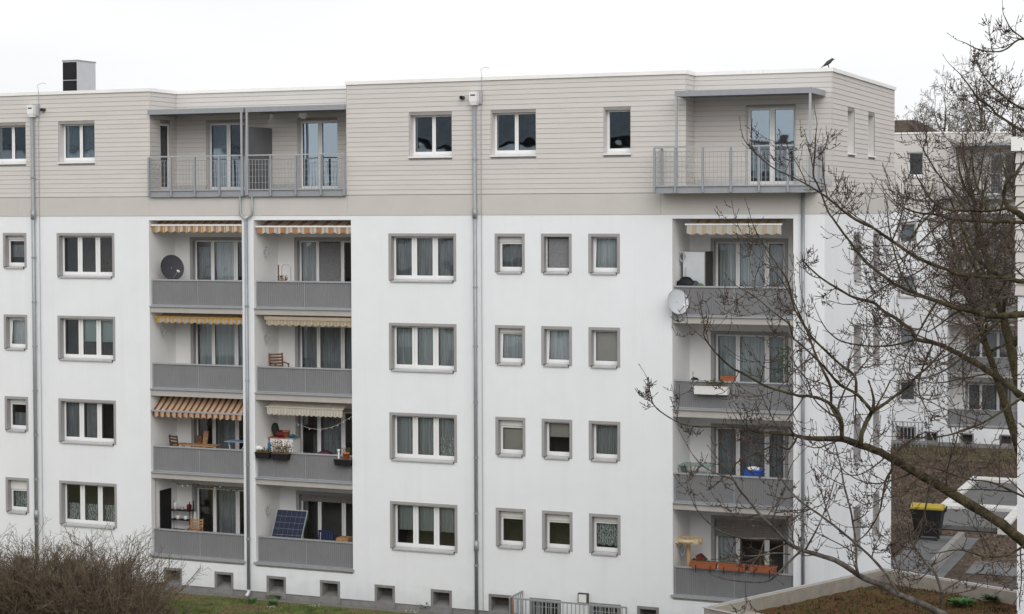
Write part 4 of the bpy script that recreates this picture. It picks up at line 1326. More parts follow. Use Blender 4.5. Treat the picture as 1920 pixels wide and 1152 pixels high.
awning('white awning over the potted plants, ending short of the right pier', -4.45, -1.72, .15, z_, .55, 6.36, .26, [('f_wht', .06), ('f_crm', .045)], .17, bar='f_wht', barh=.03, amp=.035)
z_ = (11.034, 0.120, 11.993)[2]
awning('white awning with pale yellow stripes on the right balcony stack', 9.63, 12.45, .12, z_, .7, 12.13, .29, [('f_wht', .16), ('f_yel', .08), ('f_crm', .06)], .30, amp=.045)
for o in bpy.data.objects:
    if o.name.startswith('valance') and o.parent and 'pale yellow' in o.parent['label']:
        o.data.materials[1] = M['f_crm']

# =================================================================== satellite dishes
def dish(label, c, r, mt, d):
    D = thing('satellite_dish', label, 'satellite dish', c)
    c = Vector(c); ax = Vector(d).normalized()
    q = MB(); pr = []
    for i in range(9):
        t = i / 8; pr.append((r * t + .001, -.16 * r * (1 - t * t) * 1.0))
    pr += [(r, .012), (r * .985, .014)]
    for i in range(8, -1, -1):
        t = i / 8; pr.append((r * .98 * t + .001, -.16 * r * (1 - t * t) + .012))
    q.lathe(pr, c, 28, axis=ax); q.build('reflector', M[mt], D, True)
    low = c - Vector((0, 0, r * .9)); side = ax.cross(Vector((0, 0, 1))).normalized()
    e = c + ax * r * .95 - Vector((0, 0, r * .45)) + side * .0
    q = MB(); q.tube([low, e], .014, 6); q.build('feed_arm', M['steel_l'], D)
    q = MB(); q.lathe([(.03, -.06), (.035, 0), (.028, .06)], e, 10, axis=(c - e)); q.build('feed_horn', M['white'], D)
    q = MB(); q.tube([c - ax * .12 * r, c - ax * .28, c - ax * .28 - Vector((0, 0, r + .35))], .022, 6); q.build('mast', M['steel'], D)
dish('round anthracite satellite dish behind the topmost left balustrade', (-8.170, 0.450, 10.586), .43, 'dish_d', (.88, -.47, .22))
dish('pale grey satellite dish bolted outside the right balcony stack', (9.464, -0.220, 9.759), .37, 'dish_l', (.80, -.6, .22))

# =================================================================== things on the balconies
M['olive'] = mat('dark_olive_cloth', (.03, .034, .026), .95, var=.3)
M['purple'] = mat('dark_purple_cloth', (.06, .018, .045), .9, var=.3)
def single(mb, name, mt, label, cat, group=None, smooth=False):
    o = mb.build(name, mt, None, smooth); tag(o, label, cat, group); return o
def fl(k): return [1.08, 3.84, 6.59, 9.31][k]

# topmost middle balcony: trolley, pole, flowers
x, y, z = (-4.021, 0.700, 10.389)
T = thing('hand_trolley', 'small grey hand trolley frame on the topmost middle balcony', 'trolley', (x, y, fl(3)))
q = MB(); q.tube([(x - .17, y, fl(3) + .1), (x - .17, y, 10.62), (x - .12, y, 10.70), (x + .10, y, 10.70), (x + .15, y, 10.62), (x + .2, y, fl(3) + .1)], .018, 6); q.build('frame', M['steel_l'], T)
q = MB(); q.box(x - .2, x + .22, y - .22, y + .02, fl(3) + .06, fl(3) + .09); q.build('foot_plate', M['steel_l'], T)
for s in (-.2, .2):
    q = MB(); q.lathe([(.08, -.02), (.09, 0), (.08, .02)], (x + s, y + .05, fl(3) + .09), 10, axis=(1, 0, 0)); q.build('wheel', M['black'], T)
x, y, z = (-4.342, 0.750, 10.695)
q = MB(); q.tube([(x, y, fl(3)), (x, y, z)], .022, 6); single(q, 'pole', M['wood'], 'thin dark pole standing left of the hand trolley', 'pole')
def flowers(name, label, c, w, h, n, mflower, seed, cat='plant', frac=.35):
    rg = random.Random(seed); q = MB(); c = Vector(c)
    for i in range(n):
        a = c + Vector((rg.uniform(-w, w) * .5, rg.uniform(-.08, .08), 0)); e = a + Vector((rg.uniform(-.1, .1), rg.uniform(-.06, .06), h * rg.uniform(.5, 1)))
        q.tube([a, (a + e) / 2 + Vector((rg.uniform(-.02, .02), 0, 0)), e], [.006, .005, .003], 3, 0)
        if rg.random() < frac:
            q.ell(e, .015, .015, .014, 5, 4, 1)
        for k in range(3):
            p = a + (e - a) * rg.uniform(.3, 1); d = Vector((rg.uniform(-.05, .05), rg.uniform(-.03, .03), rg.uniform(-.02, .04)))
            q.face([p, p + d + Vector((.012, 0, .012)), p + d * 2, p + d - Vector((.012, 0, .012))], 2)
    o = q.build(name, [M['wood'], M[mflower], M['plant']]); tag(o, label, cat); return o
x, y, z = (-4.114, 0.620, 10.288)
q = MB(); q.lathe([(.10, 0), (.13, .2), (.13, .22), (.1, .22)], (x, y, 10.0), 12); q.lathe([(.14, 0), (.14, .7)], (x, y, fl(3)), 10); single(q, 'flower_stand', M['terracotta'], 'flower pot on a round stand in front of the hand trolley', 'plant pot')
flowers('flowers', 'small red flowers in the pot by the hand trolley', (x, y, 10.2), .2, .16, 14, 'red', 4, frac=.6)
# wooden rocker
M['wood_d'] = mat('dark_brown_wood', (.09, .05, .03), .7, var=.3, scale=12)
def chair(label, c, s=1.0, rot=0, mt='wood'):
    T = thing('wooden_chair', label, 'chair', c)
    c = Vector(c); ca, sa = math.cos(rot), math.sin(rot)
    P = lambda u, v, w: (c.x + (u * ca - v * sa) * s, c.y + (u * sa + v * ca) * s, c.z + w * s)
    for i in range(6):
        q = MB(); q.bar(P(-.22, -.22 + i * .085, .43), P(.22, -.22 + i * .085, .43), .06 * s, .018 * s); q.build('seat_slat', M[mt], T)
    for u in (-.22, .22):
        q = MB(); q.bar(P(u, -.22, 0), P(u, -.22, .62), .035 * s, .035 * s); q.build('leg', M[mt], T)
        q = MB(); q.bar(P(u, .22, 0), P(u, .32, .95), .035 * s, .035 * s); q.build('leg', M[mt], T)
        q = MB(); q.bar(P(u, -.26, .63), P(u, .29, .65), .05 * s, .022 * s); q.build('armrest', M[mt], T)
    for i in range(5):
        q = MB(); q.bar(P(-.22, .262 + i * .013, .52 + i * .095), P(.22, .262 + i * .013, .52 + i * .095), .018 * s, .055 * s); q.build('back_slat', M[mt], T)
    return T
x, y, z = (-4.357, 0.800, 7.529)
chair('red brown wooden armchair alone on the second highest middle balcony', (x, y, fl(2) + .28), 1.0, .9)
q = MB(); q.box(x - .35, x + .4, y - .3, y + .35, fl(2), fl(2) + .27); single(q, 'wooden_crate', M['wood'], 'low wooden crate under the red brown armchair', 'crate')
# wooden chairs, boards, drying rack under the brown awning
x, y, z = (-8.018, 0.700, 4.850)
chair('dark brown slatted chair at the left under the brown striped awning', (x, y, fl(1) + .22), 1.05, 2.7, 'wood_d')
x, y, z = (-7.696, 0.550, 4.758)
TB = thing('wooden_table', 'low wooden table behind the balustrade under the brown awning', 'table', (x + .3, y, fl(1)))
for i in range(4):
    q = MB(); q.box(x - .4, x + 1.1, y - .2 + i * .12, y - .09 + i * .12, 4.73, 4.76); q.build('table_board', M['wood_l'], TB)
for (u, v) in ((-.35, -.15), (1.05, -.15), (-.35, .22), (1.05, .22)):
    q = MB(); q.box(x + u - .02, x + u + .02, y + v - .02, y + v + .02, fl(1), 4.729); q.build('leg', M['wood_l'], TB)
x, y, z = (-7.422, 1.000, 5.125)
q = MB(); q.hexa([(x - .1, y - .05, fl(1)), (x + .08, y - .05, fl(1)), (x + .08, y - .02, fl(1)), (x - .1, y - .02, fl(1)), (x - .06, y + .2, z), (x + .12, y + .2, z), (x + .12, y + .23, z), (x - .06, y + .23, z)])
single(q, 'wooden_board', M['wood_l'], 'tall orange brown board leaning right of the dark slatted chair', 'board')
x, y, z = (-7.672, 1.100, 4.961)
q = MB(); q.hexa([(x - .1, y - .05, fl(1)), (x + .1, y - .05, fl(1)), (x + .1, y - .02, fl(1)), (x - .1, y - .02, fl(1)), (x - .12, y + .15, z), (x + .08, y + .15, z), (x + .08, y + .18, z), (x - .12, y + .18, z)])
single(q, 'wooden_board', M['wood'], 'shorter dark board leaning left of the tall orange brown board', 'board')
x, y, z = (-5.765, 0.550, 4.948)
T = thing('drying_rack', 'folding drying rack with blue cloth beside the forked rain pipe', 'drying rack', (x, y, fl(1)))
q = MB(); q.bar((x - .38, y, z - .02), (x - .1, y, fl(1)), .025, .025); q.bar((x + .30, y, z), (x - .38, y, fl(1)), .025, .025); q.build('leg_frame', M['white'], T)
q = MB(); q.box(x - .40, x + .42, y - .25, y + .25, z - .02, z + .0); q.build('cloth', fab('blue_cloth', (.30, .42, .60)), T)

# second lowest middle balcony
x, y, z = (-4.904, 0.350, 5.476)
q = MB(); q.tube([(x, y, fl(1)), (x - .02, y, 6.3)], .028, 7); single(q, 'awning_pole', M['wood_l'], 'brown pole standing at the left edge under the white awning', 'pole')
x, y, z = (-4.347, 0.950, 4.737)
T = thing('storage_cabinet', 'white storage cabinet with a brown top under the white awning', 'cabinet', (x, y, fl(1)))
ztop = (-4.259, 0.800, 5.089)[2]
q = MB(); q.box(x - .42, x + .46, y - .15, y + .35, fl(1), ztop - .03); q.build('body', M['white'], T)
q = MB(); q.box(x - .45, x + .18, y - .18, y + .37, ztop - .029, ztop); q.build('top', M['terracotta'], T)
q = MB(); q.box(x + .181, x + .50, y - .18, y + .37, ztop - .028, ztop - .005); q.build('top', M['steel'], T)
for u in (-.2, .2):
    q = MB(); q.box(x + u - .2, x + u + .2, y - .165, y - .151, fl(1) + .1, ztop - .06); q.build('door', M['white'], T)
def lump(name, mt, label, cat, c, rx, ry, rz, seed, jit=.12):
    q = MB(); q.ell(c, rx, ry, rz, 12, 8, 0, jit, random.Random(seed)); o = q.build(name, M[mt], None, True); tag(o, label, cat); return o
lump('cloth_bundle', 'olive', 'dark olive rounded bundle at the left on the white cabinet', 'bundle', (x - .30, y + .05, ztop + .22), .12, .1, .20, 1, .22)
lump('cushion', 'red', 'dark red cushion lying on the middle of the white cabinet', 'cushion', (x - .06, y, ztop + .10), .2, .15, .12, 2)
q = MB(); q.lathe([(.09, 0), (.12, .19), (.13, .19), (.13, .22), (.11, .22)], (x + .14, y, ztop), 14); single(q, 'flower_pot', M['orange'], 'orange clay pot on the white cabinet beside the red cushion', 'plant pot', None, True)
lump('ball', 'blue_l', 'small blue object at the right end of the white cabinet', 'toy', (x + .36, y, ztop + .05), .11, .1, .055, 3, .1)
def planter(label, x0, x1, y, z, h, mt, cat='planter', d=.2, lip=True, hooks=None):
    T = thing('balcony_planter', label, cat, ((x0 + x1) / 2, y, z))
    q = MB(); q.hexa([(x0 + .03, y - d / 2 + .02, z), (x1 - .03, y - d / 2 + .02, z), (x1 - .03, y + d / 2 - .02, z), (x0 + .03, y + d / 2 - .02, z), (x0, y - d / 2, z + h), (x1, y - d / 2, z + h), (x1, y + d / 2, z + h), (x0, y + d / 2, z + h)])
    q.box(x0 - .012, x1 + .012, y - d / 2 - .012, y + d / 2 + .012, z + h, z + h + .022); q.build('box', M[mt], T)
    q = MB(); q.box(x0 + .01, x1 - .01, y - d / 2 + .02, y + d / 2 - .02, z + h + .023, z + h + .03); q.build('potting_soil', M['wood'], T)
    if hooks:
        for u in (.22, .78):
            xx = x0 + (x1 - x0) * u
            q = MB(); q.bar((xx, y - d / 2 - .02, z + .1), (xx, y - d / 2 - .02, z - .12), .02, .015); q.build('hook', M['black'], T)
    return T
xa_ = (-4.765, 0.000, 4.661)[0]; xb_ = (-4.235, 0.000, 4.685)[0]; zz = 4.66
planter('dark planter with sparse greens at the left rail end under the white awning', xa_, xb_, -.02, 4.52, .17, 'black')
flowers('balcony_plant', 'sparse green tufts in the leftmost dark planter', ((xa_ + xb_) / 2, -.02, 4.68), .5, .16, 26, 'white', 8, frac=.2)
xa2 = (-4.176, 0.000, 4.671)[0]; xb2 = (-3.553, 0.000, 4.683)[0]
planter('dark planter with reddish shrub on the rail in front of the white cabinet', xa2, xb2, -.02, 4.50, .17, 'black')
flowers('balcony_plant', 'bushy reddish plant in the dark planter before the white cabinet', ((xa2 + xb2) / 2 + .04, -.02, 4.66), .58, .50, 60, 'orange', 9, frac=.75)
xa3 = (-1.904, 0.000, 4.675)[0]; xb3 = (-1.375, 0.000, 4.683)[0]
planter('dark planter hung on the rail at the right end under the string lights', xa3, -1.33, -.02, 4.42, .17, 'black')
x, y, z = (-1.551, 0.050, 4.854)
q = MB(); q.lathe([(.08, 0), (.11, .16), (.125, .16), (.125, .20), (.1, .20)], (x, y, 4.63), 14); single(q, 'flower_pot', M['orange'], 'orange clay pot above the right dark planter, next to the pier', 'plant pot', None, True)
flowers('balcony_plant', 'little green plant in the orange pot next to the pier', (x, y, 4.83), .14, .14, 12, 'plant', 10)
x, y, z = (-1.832, 0.080, 4.820)
q = MB(); q.lathe([(.03, 0), (.03, .25), (.05, .26), (.05, .31)], (x, y, 4.60), 10); single(q, 'solar_light', M['white'], 'white garden light stick left of the orange pot by the pier', 'garden light')
x, y, z = (-4.362, 0.120, 4.802)
q = MB(); q.lathe([(.05, 0), (.055, .04), (.055, .22), (.02, .30), (.02, .36), (.024, .36), (.024, .39)], (x, y, 4.74), 12); single(q, 'spray_bottle', M['blue_l'], 'blue bottle standing on the rail between two dark planters', 'bottle', None, True)
x, y, z = (-4.724, 0.100, 4.788)
lump('white_bag', 'white', 'crumpled white bag on the rail at the brown pole', 'bag', (x, y, 4.80), .14, .1, .09, 6, .2)
q = MB()
p0, p1 = Vector((-4.15, .9, 5.72)), Vector((-1.33, .25, 6.02))
pts = [p0.lerp(p1, t / 12) - Vector((0, 0, .42 * math.sin(math.pi * t / 12))) for t in range(13)]
q.tube(pts, .005, 4)
SLt = thing('string_lights', 'thin white string of lights sagging under the white awning', 'string lights', pts[6]); q.build('cord', M['white'], SLt)
for i in (2, 4, 6, 8, 9, 10, 11):
    q = MB(); q.ell(pts[i] - Vector((0, 0, .035)), .015, .015, .024, 8, 6); q.build('bulb', M['white'], SLt, True)
lump('cloth_heap', 'purple', 'dark purple cloth heap low behind the rail under the string lights', 'cloth', (-2.664, 0.700, 4.638), .26, .2, .13, 12, .18)
# lowest left balcony
x, y, z = (-8.782, 0.250, 2.673)
q = MB(); q.tube([(x, y, fl(0)), (x, y, 3.6)], .026, 7); single(q, 'awning_pole', M['wood_l'], 'brown pole at the left edge of the lowest left balcony', 'pole')
q = MB(); q.box(-8.755, -8.72, .48, 1.12, 1.1, 3.17); single(q, 'black_screen', M['black'], 'tall black screen on the side wall of the lowest left balcony', 'screen')
x, y, z = (-8.387, 1.200, 2.195)
T = thing('shelf_unit', 'black metal shelf with small pots in the lowest left balcony', 'shelf', (x, y, fl(0)))
for zz in (1.75, 2.1, 2.42):
    q = MB(); q.box(x - .42, x + .42, y - .12, y + .14, zz, zz + .03); q.build('shelf_board', M['black'], T)
for u in (-.4, .38):
    for v in (-.11, .12):
        q = MB(); q.box(x + u, x + u + .025, y + v, y + v + .02, 1.1, 2.75); q.build('post', M['black'], T)
for i, (u, zz, mt, r, h) in enumerate([(-.22, 2.45, 'white', .07, .24), (.05, 2.45, 'steel_l', .08, .1), (.32, 2.45, 'red', .09, .2), (-.12, 2.13, 'white', .07, .12), (.18, 2.13, 'white', .07, .12)]):
    q = MB(); q.lathe([(r * .8, 0), (r, h * .8), (r * .6, h)], (x + u, y - .02, zz), 10)
    single(q, 'jar', M[mt], ['tall white jar at the left on the black shelf', 'grey bowl in the middle of the black shelf', 'dark red pot at the right on the black shelf', 'left one of two white cups on the lower shelf board', 'right one of two white cups on the lower shelf board'][i], 'jar', None, True)
x, y, z = (-7.707, 0.950, 2.274)
q = MB(); pr = [(-.09, 1.15), (.11, 1.15), (.10, 2.0), (.04, 2.45), (-.03, 2.45), (-.08, 2.0)]
q.face([(x + a, y, b) for a, b in pr]); q.face([(x + a, y + .03, b) for a, b in pr][::-1])
for (a, b), (c, d) in zip(pr, pr[1:] + pr[:1]): q.face([(x + a, y, b), (x + c, y, d), (x + c, y + .03, d), (x + a, y + .03, b)])
single(q, 'ironing_board', M['blind'], 'pale ironing board leaning beside the black shelf', 'ironing board')
x, y, z = (-7.560, 0.650, 2.063)
chair('light brown slatted chair in front of the pale ironing board', (x, y, fl(0) + .25), .95, .2, 'wood_l')
PL = thing('fairy_lights', 'row of small coloured party lights under the ceiling of the lowest left balcony', 'string lights', (-7, .5, 3.4))
pts = [Vector((-8.3, .5, 3.52)).lerp(Vector((-5.4, .5, 3.42)), t / 14) - Vector((0, 0, .10 * abs(math.sin(t * .7)))) for t in range(15)]
q = MB(); q.tube(pts, .006, 4); q.build('cord', M['black'], PL)
for i in range(1, 14):
    q = MB(); q.ell(pts[i] - Vector((0, 0, .03)), .025, .025, .035, 8, 6); q.build('bulb', M[['blue_l', 'orange', 'white', 'white', 'sedum_green', 'red'][i % 6]], PL, True)
# lowest middle balcony: solar panel, chair, box
SP = thing('solar_module', 'dark blue solar panel leaning behind the lowest middle balustrade', 'solar panel', (-3.788, 0.450, 2.326))
a0 = Vector((-4.362, 0.350, 1.944)); a1 = Vector((-3.247, 0.350, 1.946)); b0 = Vector((-4.353, 0.620, 2.732)); b1 = Vector((-3.274, 0.620, 2.804))
a1.z = a0.z - .0; a1 = a0 + (b1 - b0); b0.z = b1.z = (-3.821, 0.620, 2.772)[2]; a0 = b0 + Vector((-.14, -.30, -1.15)); a1 = b1 + Vector((-.14, -.30, -1.15))
M['pv'] = mat('photovoltaic_cell', (.006, .013, .04), .22, var=.25, scale=14, spec=.35)
nrm = (a1 - a0).cross(b0 - a0).normalized()
if nrm.y > 0: nrm = -nrm
def pv(u, v, d): return tuple(a0 + (a1 - a0) * u + (b0 - a0) * v + nrm * d)
q = MB(); q.fr = pv; q.box(0, 1, 0, 1, -.03, 0); q.build('backing', M['dish_l'], SP)
for (u0, u1, v0, v1) in ((-.02, .0, -.02, 1.02), (1, 1.02, -.02, 1.02), (0, 1, -.02, 0), (0, 1, 1, 1.02)):
    q = MB(); q.fr = pv; q.box(u0, u1, v0, v1, -.035, .012); q.build('frame', M['steel_l'], SP)
for i in range(6):
    for j in range(6):
        q = MB(); q.fr = pv; q.box((i + .012) / 6, (i + .988) / 6, (j + .012) / 6, (j + .988) / 6, .001, .004); q.build('cell', M['pv'], SP)
x, y, z = (-2.717, 0.550, 2.118)
T = thing('plastic_chair', 'dark blue slatted plastic chair right of the solar panel', 'chair', (x, y, fl(0)))
M['navy'] = mat('navy_plastic', (.02, .03, .09), .5)
for i in range(6):
    q = MB(); u = x - .24 + i * .096; q.bar((u, y + .22, 1.6), (u, y + .30, 2.12), .06, .02); q.build('back_slat', M['navy'], T)
q = MB(); q.box(x - .27, x + .27, y + .27, y + .31, 2.10, 2.16); q.build('back_rail', M['navy'], T)
q = MB(); q.box(x - .25, x + .25, y - .22, y + .24, 1.54, 1.58); q.build('seat', M['navy'], T)
for (u, v) in ((-.22, -.2), (.22, -.2), (-.22, .2), (.22, .2)):
    q = MB(); q.box(x + u - .02, x + u + .02, y + v - .02, y + v + .02, fl(0), 1.54); q.build('leg', M['navy'], T)
x, y, z = (-1.873, 0.700, 2.198)
q = MB(); q.box(x - .3, x + .12, y - .2, y + .2, fl(0), 2.0); q.box(x - .28, x + .1, y - .18, y + .18, 2.0, 2.02); single(q, 'cardboard_box', M['wood_l'], 'orange brown box at the right end of the lowest middle balcony', 'box')
# right stack, top: cupboard, bag
x, y, z = (9.590, 0.900, 10.671)
T = thing('tall_cupboard', 'tall pale grey cupboard on the topmost right balcony', 'cupboard', (x, y, fl(3)))
ztop = (9.637, 0.750, 11.195)[2]; xr = (10.010, 0.700, 10.759)[0]
q = MB(); q.box(x - .25, xr, y - .2, y + .55, fl(3), ztop); q.build('body', mat('cupboard_grey', (.40, .40, .42), .4, var=.03), T)
q = MB(); q.box(x - .25, xr - .02, y - .222, y - .203, fl(3) + .05, ztop - .02); q.build('door', M['dish_l'], T)
q = MB(); q.box(xr + .001, xr + .02, y - .2, y + .55, fl(3), ztop); q.build('side_panel', mat('cupboard_side', (.06, .055, .052), .6), T)
lump('black_bag', 'black', 'slumped black bag at the left end of the topmost right balcony', 'bag', (9.531, 0.400, 10.248), .30, .15, .20, 21, .16)
lump('shoulder_bag', 'dish_d', 'dark grey flattened bag next to the slumped black bag', 'bag', (9.753, 0.420, 10.218), .2, .12, .13, 22, .12)
lump('green_cloth', 'sedum_green', 'small bright green cloth on the rail by the dark bags', 'cloth', (10.009, 0.220, 10.229), .11, .06, .05, 23, .1)
x, y, z = (9.484, 0.500, 10.604)
q = MB(); q.tube([(x, y, fl(3)), (x, y, 10.75)], .018, 6); q.tube([(x, y, 10.5), (x + .25, y - .05, 10.05)], .012, 5); single(q, 'umbrella_stand', M['steel_l'], 'thin stand in front of the tall pale cupboard', 'stand')
# right stack, third floor: white planter, orange planter, plant
xa_ = (9.894, 0.000, 7.254)[0]; xb_ = (10.937, 0.000, 7.227)[0]
zt_ = (10.425, 0.000, 7.318)[2]; 
planter('long white planter hung outside the rail of the right stack', xa_, xb_, -.02, zt_ - .24, .22, 'white', d=.24)
flowers('balcony_plant', 'dry reddish stems in the long white planter', ((xa_ + xb_) / 2 + .2, -.02, zt_), .6, .2, 24, 'red', 31, frac=.3)
xa_ = (10.568, 0.500, 7.481)[0]; xb_ = (10.971, 0.500, 7.478)[0]; zt_ = (10.762, 0.500, 7.565)[2]
planter('terracotta planter standing inside behind the long white planter', xa_, xb_, .5, zt_ - .16, .15, 'terracotta')
q = MB(); q.box(xa_ - .1, xb_ + .6, .3, .8, fl(2), zt_ - .165); single(q, 'side_table', M['white'], 'white table under the terracotta planter on the right stack', 'table')
lump('black_cushion', 'black', 'round black object left behind the long white planter', 'cushion', (9.818, 0.300, 7.397), .15, .12, .13, 24, .05)
q = MB(); rg = random.Random(8)
x, y, z = (12.541, 0.500, 7.527)
for i in range(220):
    c = Vector((x + rg.gauss(0, .16), y + rg.gauss(0, .12), 7.2 + rg.random() * 1.25)); d = Vector((rg.uniform(-.1, .1), rg.uniform(-.08, .08), rg.uniform(-.05, .1)))
    q.face([c, c + d * .5 + Vector((.02, 0, .02)), c + d, c + d * .5 - Vector((.02, 0, .02))])
q.tube([(x, y, fl(2)), (x, y, 8.3)], .015, 5); single(q, 'potted_shrub', M['plant'], 'tall green potted shrub at the right end of the third floor balcony', 'plant')
# right stack, second floor: blue boxes, glass table
x, y, z = (11.558, 0.450, 4.771)
q = MB(); zb_ = (11.544, 0.500, 4.624)[2] + .03
q.hexa([(x - .22, y - .18, zb_ - .02), (x + .22, y - .18, zb_ - .02), (x + .22, y + .18, zb_ - .02), (x - .22, y + .18, zb_ - .02), (x - .25, y - .2, zb_ + .20), (x + .25, y - .2, zb_ + .20), (x + .25, y + .2, zb_ + .20), (x - .25, y + .2, zb_ + .20)])
q.box(x - .27, x + .27, y - .22, y + .22, zb_ + .201, zb_ + .23); single(q, 'blue_crate', M['blue'], 'bright blue crate, the upper of two on the second floor balcony', 'crate')
q = MB(); q.box(x - .27, x + .52, y - .22, y + .25, zb_ - .24, zb_ - .023); q.box(x - .29, x + .54, y - .24, y + .27, zb_ - .06, zb_ - .03); single(q, 'blue_crate', M['blue_l'], 'wide duller blue crate under the bright blue crate', 'crate')
lump('white_cloth', 'white', 'white cloth heaped in the bright blue crate', 'cloth', (x, y, zb_ + .25), .2, .15, .07, 25, .2)
q = MB(); q.box(x - .4, x + .7, y - .24, y + .4, fl(1), zb_ - .243); single(q, 'garden_table', M['wood'], 'brown table carrying the two blue crates', 'table')
q = MB(); q.lathe([(.28, 0), (.28, .03)], (x + .95, y, 4.55), 16); q.lathe([(.09, 0), (.09, .45)], (x + .95, y, 4.15), 8); single(q, 'stool', M['wood'], 'dark brown stool right of the blue crates', 'stool')
GT = thing('glass_table', 'glass table with green edges at the left of the second floor right balcony', 'table', (9.612, 0.800, 4.515))
x, y, z = (9.694, 0.800, 4.551)
q = MB(); q.box(x - .5, x + .5, y - .3, y + .4, 4.88, 4.90); q.build('table_top', mat('green_glass_edge', (.16, .30, .26), .2), GT)
q = MB(); q.box(x - .45, x + .45, y - .25, y + .35, 4.62, 4.64); q.build('lower_shelf', mat('green_glass_shelf', (.16, .30, .26), .2), GT)
for (u, v) in ((-.44, -.24), (.42, -.24), (-.44, .32), (.42, .32)):
    q = MB(); q.box(x + u, x + u + .03, y + v, y + v + .03, fl(1), 4.879); q.build('leg', M['steel_l'], GT)
# right stack, lowest: cat tree, bird house, orange planters
x, y, z = (9.538, 0.550, 2.017)
CT = thing('cat_tree', 'cat scratching tree with a shaggy cream top on the lowest right balcony', 'cat tree', (x, y, fl(0)))
q = MB(); q.box(x - .3, x + .3, y - .25, y + .25, fl(0), fl(0) + .06); q.build('base', M['wood_l'], CT)
q = MB(); q.tube([(x, y, fl(0) + .06), (x, y, 2.62)], .062, 12); q.build('post', mat('sisal', (.50, .33, .17), .95, var=.15, scale=30), CT, True)
M['fur'] = mat('cream_plush', (.60, .49, .32), 1.0, var=.2, scale=14, spec=.02)
q = MB(); rg = random.Random(5)
q.box(x - .36, x + .36, y - .28, y + .28, 2.62, 2.70)
for i in range(1500):
    s = rg.random() * 6.28; r_ = rg.random() ** .5
    px_, py_ = x + math.cos(s) * .37 * r_, y + math.sin(s) * .29 * r_
    edge = r_ > .86
    e = Vector((math.cos(s) * (.05 if edge else .02) + rg.uniform(-.02, .02), math.sin(s) * (.05 if edge else .02), (-.22 if edge else .06) * rg.uniform(.5, 1)))
    p = Vector((px_, py_, 2.75 if edge else 2.71)); w = Vector((rg.uniform(-.02, .02), rg.uniform(-.02, .02), .01))
    q.face([p - w, p + w, p + e * .7 + w * .6, p + e])
q.lathe([(.36, 0), (.39, .05), (.33, .09)], (x, y, 2.64), 16)
q.build('shaggy_top', M['fur'], CT)
x, y, z = (9.880, 0.500, 2.018)
BH = thing('bird_house', 'little bird house with a dark red roof beside the cat tree', 'bird house', (x, y, 1.8))
q = MB(); q.box(x - .12, x + .16, y - .1, y + .12, 1.95, 2.15); q.build('body', M['wood_l'], BH)
q = MB(); q.hexa([(x - .2, y - .16, 2.13), (x + .22, y - .16, 2.13), (x + .22, y + .16, 2.13), (x - .2, y + .16, 2.13), (x - .02, y - .16, 2.30), (x + .04, y - .16, 2.30), (x + .04, y + .16, 2.30), (x - .02, y + .16, 2.30)]); q.build('roof', M['red'], BH)
q = MB(); q.box(x - .3, x + .3, y - .25, y + .25, fl(0), 1.945); single(q, 'plant_stand', M['wood'], 'brown stand under the red roofed bird house', 'stand')
for i, (l, r, yp_) in enumerate(((1296, 1344.5, 1063), (1348, 1399, 1067), (1404.5, 1456, 1072.5))):
    xa_ = ((9.771, 0.060, 1.870)[0], (10.610, 0.060, 1.867)[0], (11.512, 0.060, 1.854)[0])[i]
    xb_ = ((10.554, 0.060, 1.925)[0], (11.425, 0.060, 1.925)[0], (12.324, 0.060, 1.912)[0])[i]
    planter(['left of three orange planters on the lowest right rail', 'middle one of three orange planters on the lowest right rail', 'right of three orange planters on the lowest right rail'][i], xa_, xb_, .06, 1.985, .17, 'terracotta', hooks=True)
    flowers('balcony_plant', ['few green shoots in the left orange planter', 'low greens in the middle orange planter', 'dry upright stalks in the right orange planter'][i], ((xa_ + xb_) / 2, .06, 2.17), .6, .12 + .1 * i, 12, 'white', 40 + i, frac=.1)

# =================================================================== bare trees
M['rust_twig'] = mat('rusty_twig', (.135, .105, .08), .95, var=.3, scale=1.2, col2=(.20, .155, .12))
UP = Vector((0, 0, 1))
def rvec(rg):
    while True:
        v = Vector((rg.uniform(-1, 1), rg.uniform(-1, 1), rg.uniform(-1, 1)))
        if .05 < v.length < 1: return v.normalized()

